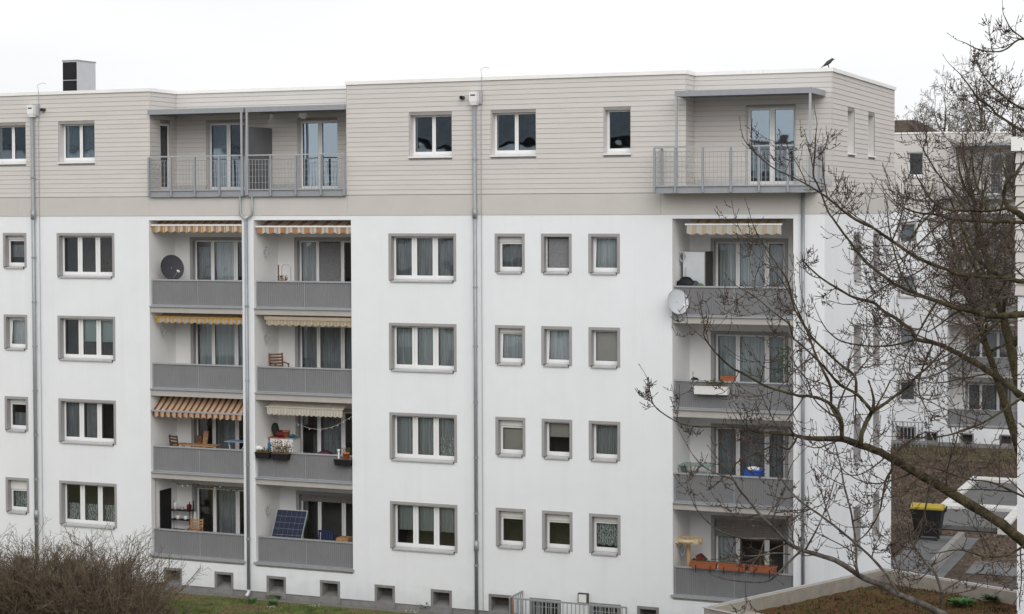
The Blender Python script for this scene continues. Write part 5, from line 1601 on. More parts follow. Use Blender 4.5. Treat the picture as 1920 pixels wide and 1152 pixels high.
def grow(mb, p, d, L, r, lev, rg, up=.25, kids=(6, 5), n=3, nseg=6, bud=True, spread=.85, kidlen=.5, wob=.13, rmin=.0034):
    """one long curved shoot with side shoots; it leaves sideways, bends, turns up at its tip and ends in a bud"""
    pts, rad = [p.copy()], [r]
    d = d.normalized()
    curl = rvec(rg) * rg.uniform(.03, .16)
    for i in range(nseg):
        t = (i + 1) / nseg
        d = (d + rvec(rg) * wob + curl + UP * up * (1.7 * t - .45)).normalized()
        p = p + d * (L / nseg)
        pts.append(p.copy()); rad.append(max(rmin, r * (1 - .58 * t)))
    if bud:
        e = pts[-1]
        pts += [e + d * .02, e + d * .05, e + d * .075]
        rad += [rad[-1] * 1.05, rad[-1] * 1.6, rad[-1] * .5]
    mb.tube(pts, rad, n if lev == 0 else n + 1, 0, cap=False)
    if lev > 0:
        k = kids[len(kids) - lev] if lev <= len(kids) else kids[0]
        for j in range(k):
            t = .15 + .80 * (j + rg.random()) / k
            f = t * nseg; i = min(nseg - 1, int(f))
            q = pts[i].lerp(pts[i + 1], f - i)
            dd = (pts[i + 1] - pts[i]).normalized()
            s = rvec(rg); s = (s - dd * s.dot(dd)).normalized()
            nd = (dd * (1 - spread * .45) + s * spread).normalized()
            grow(mb, q, nd, L * kidlen * rg.uniform(.5, 1.3) * (1.15 - .5 * t), max(rmin, rad[i] * .68), lev - 1, rg, up, kids, n, nseg, bud, spread, kidlen, wob, rmin)
    if bud:
        for j in range(3):
            t = rg.uniform(.25, .95); i = min(nseg - 1, int(t * nseg))
            q = pts[i]; s = (rvec(rg) + d * .7).normalized()
            mb.tube([q, q + s * .022, q + s * .038], [rmin, rmin * 1.8, rmin * .5], 3, 0, cap=False)

def bough(tree, mt, pts4, rg, twigs, dens=1.6, Lk=(.5, 1.3), kids=(5,), lev=1, up=.22, start=.1, flat=None, n=9, name='bough'):
    """a traced main limb (x, y, z, radius) plus shoots along it"""
    P = [Vector(p[:3]) for p in pts4]; Rr = [p[3] for p in pts4]
    # resample smooth
    sp, sr = [], []
    for i in range(len(P) - 1):
        a, b = P[max(i - 1, 0)], P[i]; c, e = P[i + 1], P[min(i + 2, len(P) - 1)]
        m_ = 4
        for k in range(m_):
            t = k / m_
            q = .5 * ((2 * b) + (c - a) * t + (2 * a - 5 * b + 4 * c - e) * t * t + (3 * b - a - 3 * c + e) * t ** 3)
            sp.append(q + rvec(rg) * Rr[i] * .12); sr.append((Rr[i] + (Rr[i + 1] - Rr[i]) * t) * rg.uniform(.92, 1.1))
    sp.append(P[-1]); sr.append(Rr[-1])
    q = MB(); q.tube(sp, sr, n if Rr[0] > .03 else 6, 0)
    q.build(name, M[mt], tree, True)
    tot = sum((b - a).length for a, b in zip(sp, sp[1:]))
    cnt = int(tot * dens * 1.25)
    for j in range(cnt):
        t = start + (1 - start) * (j + rg.random()) / cnt
        f = t * (len(sp) - 1); i = min(len(sp) - 2, int(f))
        p = sp[i].lerp(sp[i + 1], f - i); dd = (sp[i + 1] - sp[i]).normalized()
        s = rvec(rg); s = (s - dd * s.dot(dd)).normalized()
        if flat is not None: s = (s + Vector(flat) * .5).normalized()
        L = rg.uniform(*Lk) * (1.12 - .62 * t)
        grow(twigs, p, (dd * .55 + s * .85), L, min(sr[i] * .62, .0060 + L * .0056), lev, rg, up, kids, 3, 7, kidlen=.62)
    e = sp[-1]
    grow(twigs, e, sp[-1] - sp[-3], .35, max(.004, sr[-1]), 0, rg, .1)

# ---- near mossy tree; its trunk stands just outside the right border
T1 = thing('bare_tree', 'near bare tree with mossy brown boughs reaching in from the right border', 'tree', (23.7, -26.7, 0))
rg = random.Random(11)
tw = MB()
q = MB(); tr = (23.696, -26.654, 8.213)
tp = [(tr[0] + .1, tr[1], -.2), (tr[0] + .05, tr[1], 1.0), (tr[0], tr[1], 3.5), (tr[0] - .05, tr[1], 6.5), (tr[0], tr[1], 9.5), (tr[0] + .1, tr[1] + .1, 12.0), (tr[0] - .1, tr[1], 14.5), (tr[0], tr[1], 17.0)]
q.tube(tp, [.42, .32, .27, .24, .20, .15, .09, .03], 14); q.build('trunk', M['bark'], T1, True)
BA = 'bark'
limbs1 = [
 ([(23.69,-26.56,7.29,0.0888),(23.16,-26.92,7.77,0.0729),(22.70,-27.29,8.12,0.0680),(22.43,-27.51,8.38,0.0633),(21.92,-27.70,8.72,0.0589),(21.56,-27.77,8.93,0.0569),(21.38,-27.91,9.06,0.0546),(21.12,-28.22,9.28,0.0498),(20.95,-28.45,9.40,0.0452),(20.79,-28.46,9.44,0.0431),(20.58,-28.49,9.51,0.0410),(20.37,-28.71,9.53,0.0322),(20.23,-29.00,9.57,0.0277)], 1.0),
 ([(20.19,-28.84,9.55,0.0236),(20.14,-29.11,9.61,0.0212),(19.95,-29.25,9.64,0.0191),(19.68,-29.28,9.66,0.0170),(19.50,-29.36,9.71,0.0127),(19.24,-29.65,9.74,0.0105),(18.98,-29.95,9.78,0.0094),(18.78,-30.07,9.89,0.0083),(18.59,-30.05,10.02,0.0073),(18.56,-30.12,10.19,0.0065)], 2.6, (.25, .7)),
 ([(20.81,-28.50,9.45,0.0344),(20.83,-28.51,9.60,0.0301),(20.84,-28.26,9.73,0.0282),(20.90,-28.23,9.85,0.0282)], .2),
 ([(20.93,-28.36,9.86,0.0237),(20.87,-28.50,9.98,0.0215),(20.74,-28.45,10.09,0.0216),(20.56,-28.57,10.21,0.0172),(20.49,-28.85,10.38,0.0149),(20.39,-29.05,10.55,0.0148),(20.19,-29.08,10.74,0.0127),(20.09,-29.08,10.83,0.0106),(20.09,-29.31,11.01,0.0095),(19.99,-29.55,11.14,0.0073),(19.78,-29.62,11.33,0.0065),(19.64,-29.61,11.41,0.0065)], 2.2),
 ([(20.73,-28.40,10.09,0.0195),(20.74,-28.44,10.24,0.0173),(20.66,-28.25,10.32,0.0174),(20.48,-28.25,10.45,0.0153),(20.33,-28.43,10.64,0.0152),(20.20,-28.55,10.80,0.0141),(20.02,-28.45,11.02,0.0131),(19.90,-28.34,11.21,0.0121),(19.87,-28.47,11.49,0.0109),(19.78,-28.58,11.68,0.0087),(19.64,-28.48,11.84,0.0077),(19.48,-28.39,12.04,0.0069),(19.42,-28.50,12.22,0.0069)], 2.4),
 ([(20.60,-28.65,9.54,0.0236),(20.59,-28.67,9.73,0.0214),(20.44,-28.48,9.90,0.0195),(20.39,-28.30,10.02,0.0196),(20.39,-28.37,10.18,0.0185),(20.28,-28.38,10.41,0.0163),(20.14,-28.17,10.59,0.0154),(20.02,-28.04,10.82,0.0133),(19.94,-28.13,11.05,0.0110),(19.83,-28.16,11.30,0.0088),(19.63,-27.98,11.54,0.0070)], 1.8),
 ([(20.61,-28.65,9.54,0.0257),(20.64,-28.83,9.78,0.0234),(20.55,-28.79,9.93,0.0235),(20.42,-28.82,10.03,0.0214),(20.31,-29.07,10.10,0.0191),(20.21,-29.32,10.13,0.0168),(20.03,-29.37,10.18,0.0158),(19.82,-29.39,10.24,0.0148),(19.58,-29.59,10.41,0.0126),(19.52,-29.87,10.50,0.0114),(19.36,-30.04,10.70,0.0103),(19.21,-30.00,10.89,0.0083),(19.25,-30.02,11.02,0.0065)], 2.0),
 ([(20.94,-28.36,9.86,0.0194),(21.05,-28.15,9.95,0.0195),(21.13,-27.78,10.03,0.0187),(21.26,-27.72,10.13,0.0176),(21.36,-27.63,10.27,0.0165),(21.42,-27.26,10.34,0.0156),(21.59,-27.08,10.55,0.0146)], 1.0),
 ([(20.96,-28.35,9.89,0.0129),(21.04,-28.38,10.03,0.0108),(21.08,-28.23,10.14,0.0097),(21.15,-28.37,10.25,0.0086)], 1.0),
 ([(23.65,-26.10,9.04,0.0768),(23.03,-26.36,9.61,0.0587),(22.56,-26.62,9.94,0.0495),(22.42,-26.67,10.07,0.0450),(22.27,-26.52,10.14,0.0431),(22.06,-26.48,10.28,0.0410),(21.79,-26.66,10.46,0.0363),(21.60,-26.82,10.58,0.0317),(21.42,-26.76,10.64,0.0296),(21.18,-26.66,10.67,0.0275),(21.11,-26.69,10.80,0.0252),(21.04,-26.85,10.88,0.0228),(20.89,-26.81,10.98,0.0217),(20.72,-26.66,11.05,0.0208),(20.59,-26.69,11.16,0.0196),(20.38,-26.89,11.23,0.0172),(20.13,-26.98,11.38,0.0149),(19.92,-26.86,11.49,0.0127),(19.73,-26.80,11.64,0.0105),(19.70,-26.93,11.72,0.0081)], 1.9),
 ([(21.22,-26.86,10.69,0.0159),(21.06,-26.97,10.64,0.0148),(20.84,-27.06,10.60,0.0136),(20.61,-27.34,10.62,0.0113),(20.39,-27.72,10.70,0.0100),(20.27,-27.96,10.84,0.0077),(20.18,-27.96,10.97,0.0069)], 2.0),
 ([(23.65,-26.16,10.67,0.0675),(23.03,-26.41,11.06,0.0495),(22.58,-26.65,11.03,0.0426),(22.33,-26.74,11.01,0.0382),(22.12,-26.61,11.00,0.0362),(21.92,-26.53,11.05,0.0342),(21.68,-26.67,11.11,0.0307),(21.48,-26.83,11.20,0.0283),(21.27,-26.79,11.26,0.0250),(21.12,-26.61,11.30,0.0230),(20.90,-26.66,11.40,0.0219),(20.83,-26.80,11.47,0.0206),(20.62,-26.83,11.63,0.0195),(20.44,-26.66,11.77,0.0185),(20.29,-26.61,11.94,0.0163),(20.17,-26.76,12.14,0.0151),(20.08,-26.79,12.28,0.0139),(19.96,-26.60,12.38,0.0128),(19.86,-26.51,12.59,0.0129),(19.82,-26.64,12.76,0.0129),(19.76,-26.64,12.89,0.0140),(19.72,-26.39,13.18,0.0130),(19.72,-26.32,13.46,0.0083)], 1.7),
 ([(23.62,-25.83,11.36,0.0592),(22.98,-25.99,11.47,0.0434),(22.51,-26.13,11.44,0.0343),(22.29,-26.09,11.49,0.0322),(22.06,-25.85,11.57,0.0303),(21.86,-25.66,11.70,0.0270),(21.76,-25.68,11.83,0.0235),(21.64,-25.66,12.10,0.0189),(21.53,-25.37,12.23,0.0167),(21.43,-25.13,12.40,0.0120),(21.32,-25.15,12.66,0.0096)], 2.4),
 ([(22.34,-26.46,11.50,0.0249),(22.06,-26.41,11.51,0.0251),(21.72,-26.55,11.54,0.0251),(21.60,-26.73,11.61,0.0238),(21.37,-26.77,11.70,0.0239),(21.11,-26.67,11.81,0.0229),(20.89,-26.64,11.96,0.0219),(20.76,-26.79,12.07,0.0206),(20.63,-26.90,12.17,0.0194),(20.33,-26.86,12.32,0.0173),(20.04,-26.79,12.54,0.0162),(19.97,-26.84,12.60,0.0139),(19.76,-27.03,12.76,0.0115),(19.53,-27.06,12.88,0.0104),(19.29,-26.94,12.98,0.0093),(19.05,-26.94,13.17,0.0082),(18.95,-27.10,13.32,0.0073)], 1.7),
 ([(23.53,-24.77,11.98,0.0474),(22.87,-25.01,12.17,0.0332),(22.39,-25.23,12.23,0.0261),(22.03,-25.33,12.24,0.0237),(21.58,-25.33,12.26,0.0215),(21.35,-25.17,12.29,0.0193),(21.14,-25.21,12.35,0.0169),(20.99,-25.34,12.36,0.0144),(20.79,-25.32,12.42,0.0121),(20.60,-25.12,12.52,0.0098)], 2.6),
 ([(23.65,-26.24,11.87,0.0627),(22.97,-26.52,12.08,0.0515),(22.59,-26.76,12.30,0.0446),(22.47,-26.79,12.40,0.0402),(22.36,-26.60,12.44,0.0338),(22.30,-26.54,12.59,0.0248),(22.35,-26.66,12.77,0.0225),(22.45,-26.54,12.89,0.0203),(22.52,-26.27,13.03,0.0182),(22.70,-26.30,13.21,0.0136)], 1.2),
 ([(22.37,-26.64,12.43,0.0202),(22.10,-26.51,12.39,0.0182),(21.82,-26.57,12.40,0.0171),(21.60,-26.69,12.41,0.0159),(21.46,-26.61,12.46,0.0148),(21.29,-26.37,12.58,0.0127),(21.18,-26.29,12.74,0.0104),(21.12,-26.38,12.87,0.0081)], 2.6),
 ([(23.60,-25.77,13.99,0.0455),(22.93,-26.24,14.40,0.0203),(22.57,-26.67,14.64,0.0134),(22.39,-26.95,14.50,0.0111),(22.27,-26.98,14.46,0.0100),(22.10,-27.13,14.47,0.0088),(22.07,-27.45,14.47,0.0076),(22.00,-27.73,14.51,0.0068)], 1.6, (.2, .5)),
 ([(22.58,-26.78,14.63,0.0111),(22.43,-26.86,14.76,0.0089),(22.39,-27.14,14.88,0.0069)], 1.6, (.15, .4)),
 ([(23.57,-25.38,12.72,0.0555),(22.93,-25.61,13.26,0.0324),(22.47,-25.84,13.47,0.0208),(22.30,-25.86,13.57,0.0185),(22.08,-25.71,13.72,0.0163),(21.98,-25.59,13.83,0.0153),(21.84,-25.72,13.93,0.0141),(21.75,-25.76,14.07,0.0117),(21.57,-25.60,14.29,0.0083)], 2.6, (.3, .8)),
 ([(23.53,-24.84,13.24,0.0472),(22.89,-25.27,13.60,0.0258),(22.45,-25.68,13.77,0.0163),(22.20,-25.93,13.95,0.0116),(21.99,-25.97,14.17,0.0093),(21.89,-26.01,14.33,0.0072)], 2.4, (.3, .8)),
 ([(20.09,-28.87,9.57,0.0150),(20.05,-29.14,9.44,0.0138),(19.92,-29.27,9.51,0.0116),(19.79,-29.22,9.45,0.0106),(19.56,-29.35,9.34,0.0106),(19.50,-29.61,9.29,0.0095),(19.50,-29.76,9.21,0.0084)], 2.0),
 ([(21.15,-28.21,9.24,0.0195),(21.16,-28.26,9.13,0.0173),(21.08,-28.23,8.99,0.0152),(21.07,-28.42,8.78,0.0129),(21.08,-28.70,8.62,0.0106),(20.95,-28.79,8.39,0.0085),(20.79,-28.81,8.25,0.0067)], 2.4),
 ([(21.78,-26.32,12.40,0.0138),(21.57,-26.07,12.64,0.0116),(21.36,-25.97,12.87,0.0105),(21.23,-26.03,13.09,0.0094),(21.12,-25.95,13.27,0.0073)], 3.6),
 ([(21.36,-25.23,12.29,0.0144),(21.16,-25.38,12.12,0.0120),(20.97,-25.59,11.90,0.0107),(20.88,-25.99,11.76,0.0094),(20.77,-26.37,11.70,0.0073)], 3.6),
 ([(21.44,-26.50,12.46,0.0138),(21.29,-26.63,12.29,0.0114),(21.15,-26.81,12.08,0.0102),(21.14,-27.18,11.88,0.0090),(21.16,-27.51,11.64,0.0069)], 3.6),
 ([(22.03,-25.30,12.24,0.0166),(21.81,-25.47,11.99,0.0142),(21.66,-25.81,11.78,0.0117),(21.61,-26.23,11.48,0.0092),(21.58,-26.42,11.21,0.0072)], 3.6),
 ([(22.05,-26.17,12.39,0.0161),(21.87,-25.81,12.64,0.0140),(21.77,-25.65,12.91,0.0118),(21.73,-25.55,13.17,0.0094),(21.60,-25.23,13.39,0.0075)], 3.4),
 ([(22.32,-26.71,11.01,0.0180),(22.12,-26.80,10.78,0.0157),(21.92,-27.09,10.55,0.0134),(21.74,-27.45,10.37,0.0110),(21.54,-27.67,10.27,0.0088),(21.32,-27.72,10.23,0.0069)], 3.6),
 ([(22.59,-26.80,9.96,0.0201),(22.36,-26.94,9.79,0.0156),(22.12,-27.28,9.64,0.0133),(21.86,-27.65,9.55,0.0109),(21.58,-27.89,9.50,0.0087),(21.29,-27.99,9.52,0.0068)], 3.4),
 ([(22.96,-27.50,8.65,0.0195),(22.62,-27.73,8.83,0.0151),(22.37,-28.08,9.00,0.0128),(22.10,-28.44,9.08,0.0106),(21.81,-28.65,9.21,0.0084),(21.59,-28.71,9.26,0.0066)], 3.4),
 ([(22.72,-27.44,8.14,0.0196),(22.51,-27.61,8.02,0.0130),(22.30,-27.98,8.04,0.0107),(22.03,-28.37,8.18,0.0085),(21.82,-28.59,8.17,0.0066)], 3.0),
 ([(21.64,-28.25,9.00,0.0150),(21.60,-28.25,8.75,0.0129),(21.54,-28.32,8.45,0.0107),(21.52,-28.63,8.27,0.0085),(21.46,-28.88,8.14,0.0066)], 2.6),
 ([(21.50,-26.95,11.21,0.0158),(21.36,-27.02,10.96,0.0135),(21.26,-27.13,10.74,0.0112),(21.19,-27.47,10.51,0.0089),(21.18,-27.75,10.31,0.0069)], 3.6),
 ([(21.17,-26.86,11.31,0.0159),(20.97,-26.68,11.56,0.0138),(20.82,-26.41,11.86,0.0116),(20.75,-26.37,12.15,0.0093),(20.72,-26.37,12.40,0.0073)], 3.0),
 ([(22.31,-26.26,11.50,0.0183),(22.18,-26.30,11.22,0.0137),(22.05,-26.58,10.91,0.0113),(21.99,-26.87,10.61,0.0090),(21.93,-26.90,10.33,0.0070)], 3.6),
 ([(21.49,-27.18,10.67,0.0134),(21.36,-27.24,10.34,0.0112),(21.32,-27.30,10.06,0.0089),(21.46,-27.58,9.85,0.0069)], 3.0),
 ([(21.15,-28.21,9.24,0.0173),(21.23,-28.02,9.38,0.0152),(21.35,-27.74,9.47,0.0132),(21.41,-27.81,9.52,0.0109)], 1.0),
]
for i, (pts, dn, *lk) in enumerate(limbs1):
    bough(T1, BA, pts, rg, tw, dens=dn, Lk=lk[0] if lk else (.45, 1.45), kids=(4, 2), lev=2, start=.10 if i else .3, up=.26)
tag(tw.build('twigs', M['twig'], T1), kind='stuff')

# ---- grey-barked tree lower in the frame
T2 = thing('bare_tree', 'grey barked bare tree whose pale boughs cross the lower right corner', 'tree', (23.5, -27.5, 0))
tw = MB()
tr = (23.330, -28.490, 5.888)
q = MB(); q.tube([(tr[0], tr[1], -.2), (tr[0], tr[1], 1.2), (tr[0] - .05, tr[1] + .05, 3.5), (tr[0], tr[1], 5.5), (tr[0] + .1, tr[1] + .1, 6.6)], [.30, .24, .19, .15, .10], 12); q.build('trunk', M['bark_g'], T2, True)
limbs2 = [
 ([(23.32,-28.38,5.86,0.0625),(22.71,-28.62,6.84,0.0520),(22.30,-28.89,7.29,0.0476),(21.96,-29.18,7.53,0.0432),(21.75,-29.31,7.66,0.0390),(21.45,-29.31,7.76,0.0371),(21.25,-29.32,7.86,0.0352),(21.05,-29.53,7.98,0.0329),(20.88,-29.76,8.16,0.0307),(20.73,-29.80,8.23,0.0287),(20.38,-29.83,8.32,0.0247),(20.24,-29.87,8.39,0.0226),(20.24,-30.08,8.47,0.0204),(20.09,-30.21,8.67,0.0183),(19.92,-30.14,8.80,0.0164),(19.79,-30.13,8.95,0.0143),(19.75,-30.33,9.08,0.0132),(19.70,-30.47,9.23,0.0121),(19.52,-30.43,9.27,0.0102),(19.33,-30.41,9.35,0.0082),(19.27,-30.58,9.48,0.0063)], 1.3),
 ([(22.72,-28.69,6.86,0.0249),(21.98,-28.88,7.23,0.0208),(21.87,-28.84,7.47,0.0188),(21.90,-28.97,7.74,0.0177),(21.83,-28.95,7.96,0.0166),(21.66,-28.80,8.10,0.0147),(21.50,-28.78,8.32,0.0126),(21.50,-28.92,8.52,0.0105)], 1.6),
 ([(21.49,-29.52,7.81,0.0184),(21.33,-29.58,8.07,0.0164),(21.14,-29.53,8.25,0.0164),(20.99,-29.64,8.41,0.0154),(20.84,-29.91,8.62,0.0142),(20.66,-30.08,8.80,0.0132),(20.44,-30.08,8.94,0.0122),(20.29,-30.07,9.08,0.0112),(20.13,-30.28,9.38,0.0091),(20.02,-30.51,9.59,0.0063)], 1.6),
 ([(21.04,-29.64,8.01,0.0143),(21.01,-29.67,8.15,0.0143),(20.96,-29.45,8.33,0.0134),(20.92,-29.40,8.54,0.0135),(20.91,-29.54,8.79,0.0124),(20.83,-29.53,9.08,0.0114),(20.75,-29.33,9.25,0.0104),(20.70,-29.32,9.44,0.0083),(20.70,-29.46,9.58,0.0065)], 1.8),
 ([(20.39,-29.87,8.33,0.0164),(20.32,-30.16,8.24,0.0132),(20.19,-30.31,8.09,0.0121),(20.07,-30.27,8.00,0.0112),(19.92,-30.38,8.00,0.0101),(19.81,-30.67,8.06,0.0080)], 1.0),
 ([(20.20,-29.92,8.44,0.0164),(20.07,-30.22,8.50,0.0142),(19.87,-30.46,8.53,0.0121),(19.70,-30.50,8.56,0.0101),(19.53,-30.53,8.63,0.0081),(19.43,-30.74,8.79,0.0070),(19.41,-31.00,8.95,0.0062)], 1.4),
 ([(20.03,-30.07,8.64,0.0123),(20.13,-30.16,8.78,0.0112),(20.19,-30.10,9.00,0.0102),(20.20,-29.84,9.16,0.0082),(20.23,-29.83,9.29,0.0064)], 1.8),
 ([(20.44,-29.86,8.34,0.0123),(20.58,-29.94,8.58,0.0102),(20.63,-29.73,8.77,0.0092),(20.66,-29.54,8.95,0.0083),(20.72,-29.63,9.11,0.0072)], 2.0),
 ([(21.91,-29.03,7.77,0.0124),(22.07,-28.66,7.85,0.0115),(22.31,-28.54,7.97,0.0105),(22.37,-28.58,8.06,0.0094),(22.53,-28.24,8.07,0.0085),(22.76,-28.05,8.12,0.0085)], 2.0),
 ([(20.25,-29.91,8.27,0.0123),(20.16,-30.18,8.33,0.0102),(19.98,-30.38,8.32,0.0091),(19.82,-30.38,8.30,0.0081)], 1.2),
]
for i, (pts, dn) in enumerate(limbs2):
    bough(T2, 'bark_g', pts, rg, tw, dens=dn, Lk=(.35, 1.0), kids=(3, 2), lev=2, start=.15 if i else .35, up=.25)
tag(tw.build('twigs', M['twig'], T2), kind='stuff')

# ---- trees farther back
def tree(label, base, H, R, seed, mt_t='bark', mt_w='twig_far', nl=11, kids=(9, 7), z0=.22, droop=0.0, up=.22, rt=.28, n=3, rmin=.006, lean=(0, 0)):
    T = thing('bare_tree', label, 'tree', base)
    rg = random.Random(seed)
    b = Vector(base)
    tp, trd = [], []
    for i in range(8):
        t = i / 7
        tp.append(b + Vector((lean[0] * t * H + rg.uniform(-.12, .12) * t, lean[1] * t * H + rg.uniform(-.12, .12) * t, H * .86 * t))); trd.append(rt * (1 - t) ** .8 + .03)
    q = MB(); q.tube(tp, trd, 10); q.build('trunk', M[mt_t], T, True)
    tw = MB()
    for j in range(nl):
        t = z0 + (.97 - z0) * (j + rg.random() * .6) / nl
        f = t * 7; i = min(6, int(f)); p = tp[i].lerp(tp[i + 1], f - i)
        a = j * 2.4 + rg.uniform(-.4, .4)
        L = R * (1.15 - .75 * t) * rg.uniform(.8, 1.15)
        d = Vector((math.cos(a), math.sin(a), .35 + .9 * t - droop))
        # limb
        pts, rad = [p.copy()], [trd[i] * .55]
        dd = d.normalized()
        for k in range(7):
            dd = (dd + rvec(rg) * .17 + UP * (up - droop * .35)).normalized(); p = p + dd * L / 7; pts.append(p.copy()); rad.append(max(rmin * 1.6, rad[0] * (1 - .85 * (k + 1) / 7)))
        q = MB(); q.tube(pts, rad, 6); q.build('limb', M[mt_t], T, True)
        for k in range(kids[0]):
            u = .15 + .83 * (k + rg.random()) / kids[0]; f = u * 7; ii = min(6, int(f)); pp = pts[ii].lerp(pts[ii + 1], f - ii)
            ax = (pts[ii + 1] - pts[ii]).normalized(); s = rvec(rg); s = (s - ax * s.dot(ax)).normalized()
            grow(tw, pp, ax * .5 + s * .8 - UP * droop * .5, L * .42 * rg.uniform(.6, 1.2), max(rmin * 1.2, rad[ii] * .55), 2, rg, up=.15 - droop * .3, kids=(kids[1], 5), n=n, nseg=4, bud=False, spread=.8, kidlen=.48, wob=.2, rmin=rmin)
    tag(tw.build('twigs', M[mt_w], T), kind='stuff')
    return T
LN = (-.2, -.082)
bx, by, _ = (15.736, 34.850, 4.966); tree('tall mossy bare tree leaning in from the right before the distant block', (bx, by, 0), 17.6, 6.0, 21, nl=16, kids=(9, 6), z0=.40, up=.25, lean=LN, rmin=.007)
bx, by, _ = (14.112, 40.656, 4.438); tree('dense rusty brown tree right before the distant balcony stack', (bx, by, 0), 14.2, 3.9, 23, mt_w='rust_twig', nl=22, kids=(11, 8), z0=.44, up=.10, droop=.22, rt=.2, rmin=.006, lean=(-.25, -.10))
bx, by, _ = (16.283, 28.604, 5.499); tree('tall bare tree at the right border rising above every roof', (bx, by, 0), 18.6, 4.6, 24, nl=13, kids=(9, 6), z0=.45, up=.3, lean=(-.06, -.02), rmin=.007)
bx, by, _ = (1.025, 80.593, 0.744); tree('faint far bare tree behind the brown roof, nearest the gable corner', (bx, by, 0), 21.0, 6.0, 25, nl=14, kids=(10, 6), z0=.4, up=.22, rmin=.009)
bx, by, _ = (4.024, 77.507, 1.089); tree('faint far bare tree behind the distant block, right of the brown roof', (bx, by, 0), 22.0, 7.5, 26, nl=16, kids=(10, 6), z0=.4, up=.22, rmin=.009)
bx, by, _ = (6.781, 76.478, 1.256); tree('broad far bare tree behind the distant roof terrace canopy', (bx, by, 0), 23.2, 8.0, 27, nl=16, kids=(10, 6), z0=.4, up=.22, rmin=.009)

# =================================================================== shrubs by the left lawn
def shrub(label, base, H, R, seed, n=48):
    T = thing('bare_shrub', label, 'shrub', base)
    rg = random.Random(seed); b = Vector(base)
    st, tw = MB(), MB()
    for i in range(n):
        a = rg.random() * 6.283; rr = rg.random() ** .5
        p = b + Vector((math.cos(a) * R * .35 * rr, math.sin(a) * R * .35 * rr, 0))
        d = Vector((math.cos(a) * rr * 1.0, math.sin(a) * rr * 1.0, 1.0))
        L = H * rg.uniform(.8, 1.05) / max(.62, d.normalized().z ** .5)
        grow(tw, p, d, L, .02, 2, rg, up=.06, kids=(10, 6), n=3, nseg=6, bud=False, spread=.62, kidlen=.36, wob=.12, rmin=.0045)
        st.tube([p, p + d.normalized() * .5], [.02, .016], 5)
    st.build('stems', M['wood'], T)
    tag(tw.build('twigs', M['shrub'], T), kind='stuff')
for i, (px, yy, H, R, lab) in enumerate([(18, -7.2, 2.68, 1.5, 'dense bare shrub at the left border in front of the white block'), (92, -7.6, 2.55, 1.3, 'dense bare shrub second from the left border, before the rain pipe'),
                                         (150, -7.0, 2.75, 1.3, 'tallest bare shrub under the lace-curtained window'), (215, -7.3, 2.5, 1.2, 'bare shrub reaching right towards the lowest left balcony'), (262, -8.0, 1.9, 1.0, 'low brown shrub at the right end of the shrub row')]):
    x = (-9.382, -7.000, 2.741)[0] + (px) * .0187
    shrub(lab, (x, yy, 0), H, R, 60 + i, n=76 if i < 4 else 50)
# stray arching branch of the right shrub is part of its own stems; leaf litter under the row
q = MB(); rg = random.Random(77)
for i in range(5000):
    p = Vector((rg.uniform(-13, -2.2), rg.uniform(-11, -3.2), .02 + rg.random() * .03)); a = rg.random() * 6.28; w = rg.uniform(.02, .05)
    d = Vector((math.cos(a), math.sin(a), rg.uniform(-.3, .3))) * w; e = Vector((-math.sin(a), math.cos(a), 0)) * w * .6
    q.face([p - d, p + e, p + d, p - e])
M['litter'] = mat('leaf_litter', (.10, .062, .035), .95, var=.45, scale=6, col2=(.16, .11, .06))
tag(q.build('leaf_litter', M['litter']), kind='stuff')

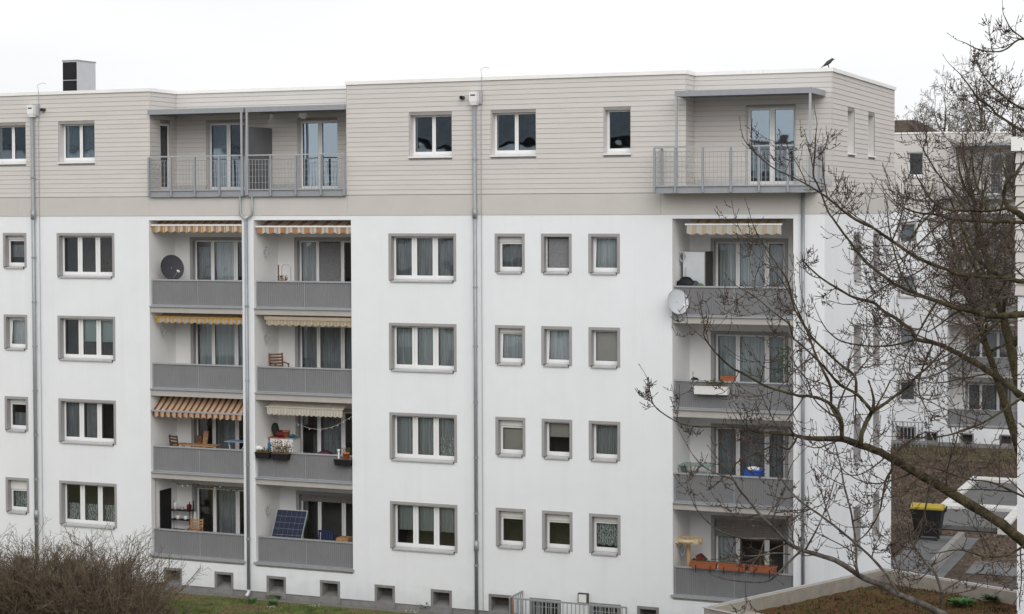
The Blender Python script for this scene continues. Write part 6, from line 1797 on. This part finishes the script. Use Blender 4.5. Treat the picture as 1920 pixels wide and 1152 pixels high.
# grass blades on the lawn strips
M['blade'] = mat('grass_blade', (.095, .125, .036), .85, var=.35, scale=2.2, col2=(.14, .195, .058))
M['blade_dry'] = mat('dry_grass_blade', (.14, .105, .06), .9, var=.3, scale=2)
q = MB(); rg = random.Random(9)
def nz(x, y): return math.sin(x * 1.9 + 1.3 * math.sin(y * 2.3)) + math.sin(y * 3.1 + x * .7) + .6 * math.sin(x * 5.3 - y * 4.1)
cnt = 0
while cnt < 42000:
    x, y = rg.uniform(-9.5, 4.4), rg.uniform(-5.0, -.42)
    g = nz(x, y)
    dry = 0
    if y > -.75 and rg.random() < .35: continue
    if g < -.1:
        if rg.random() < .72: continue
        dry = 1
    h = rg.uniform(.025, .075) * (1.5 if g > 1 else 1); a = rg.random() * 6.28; w = rg.uniform(.006, .012)
    d = Vector((math.cos(a) * w, math.sin(a) * w, 0)); p = Vector((x, y, 0.0)); e = p + Vector((rg.uniform(-.03, .03), rg.uniform(-.03, .03), h))
    q.face([p - d, p + d, e], dry); cnt += 1
tag(q.build('grass', [M['blade'], M['blade_dry']]), kind='stuff')
for i, (wc, r, h) in enumerate((((-6.721, 0.357, 0.020), 0.3, 0.28), ((-4.415, -0.958, 0.020), 0.16, 0.2), ((-3.664, -0.921, 0.020), 0.15, 0.18), ((-2.391, 0.346, 0.020), 0.22, 0.18), ((-4.144, 0.013, 0.020), 0.28, 0.16), ((1.153, 0.201, 0.020), 0.28, 0.3), ((-1.048, 0.182, 0.020), 0.14, 0.16), ((-1.804, 0.143, 0.020), 0.12, 0.14))):
    lab = ['broad green weed at the wall below the forked rain pipe stack', 'small green weed in the lawn left of the middle', 'small light green weed in the lawn just right of its twin', 'flat weed at the plinth under the lowest middle balcony', 'spreading weed along the plinth by the third basement window', 'tall weed beside the rightmost basement window before the thick rain pipe', 'little weed in the plinth corner under the white wall', 'tiny weed at the plinth between two basement windows'][i]
    leaf_clump('weed', lab, 'plant', wc, r, h, 60, 'sedum_green' if i in (1, 2, 5) else 'blade', 100 + i, 'weeds along the plinth')
q = MB(); rg = random.Random(4)
for cx_, cy_ in ((-2.326, -0.719, 0.050)[:2], (-3.403, -1.306, 0.050)[:2], (0.849, -0.312, 0.050)[:2]):
    for i in range(9):
        p = Vector((cx_ + rg.gauss(0, .16), cy_ + rg.gauss(0, .1), .07)); q.ell(p, .014, .014, .01, 5, 3)
tag(q.build('daisies', M['white']), kind='stuff')
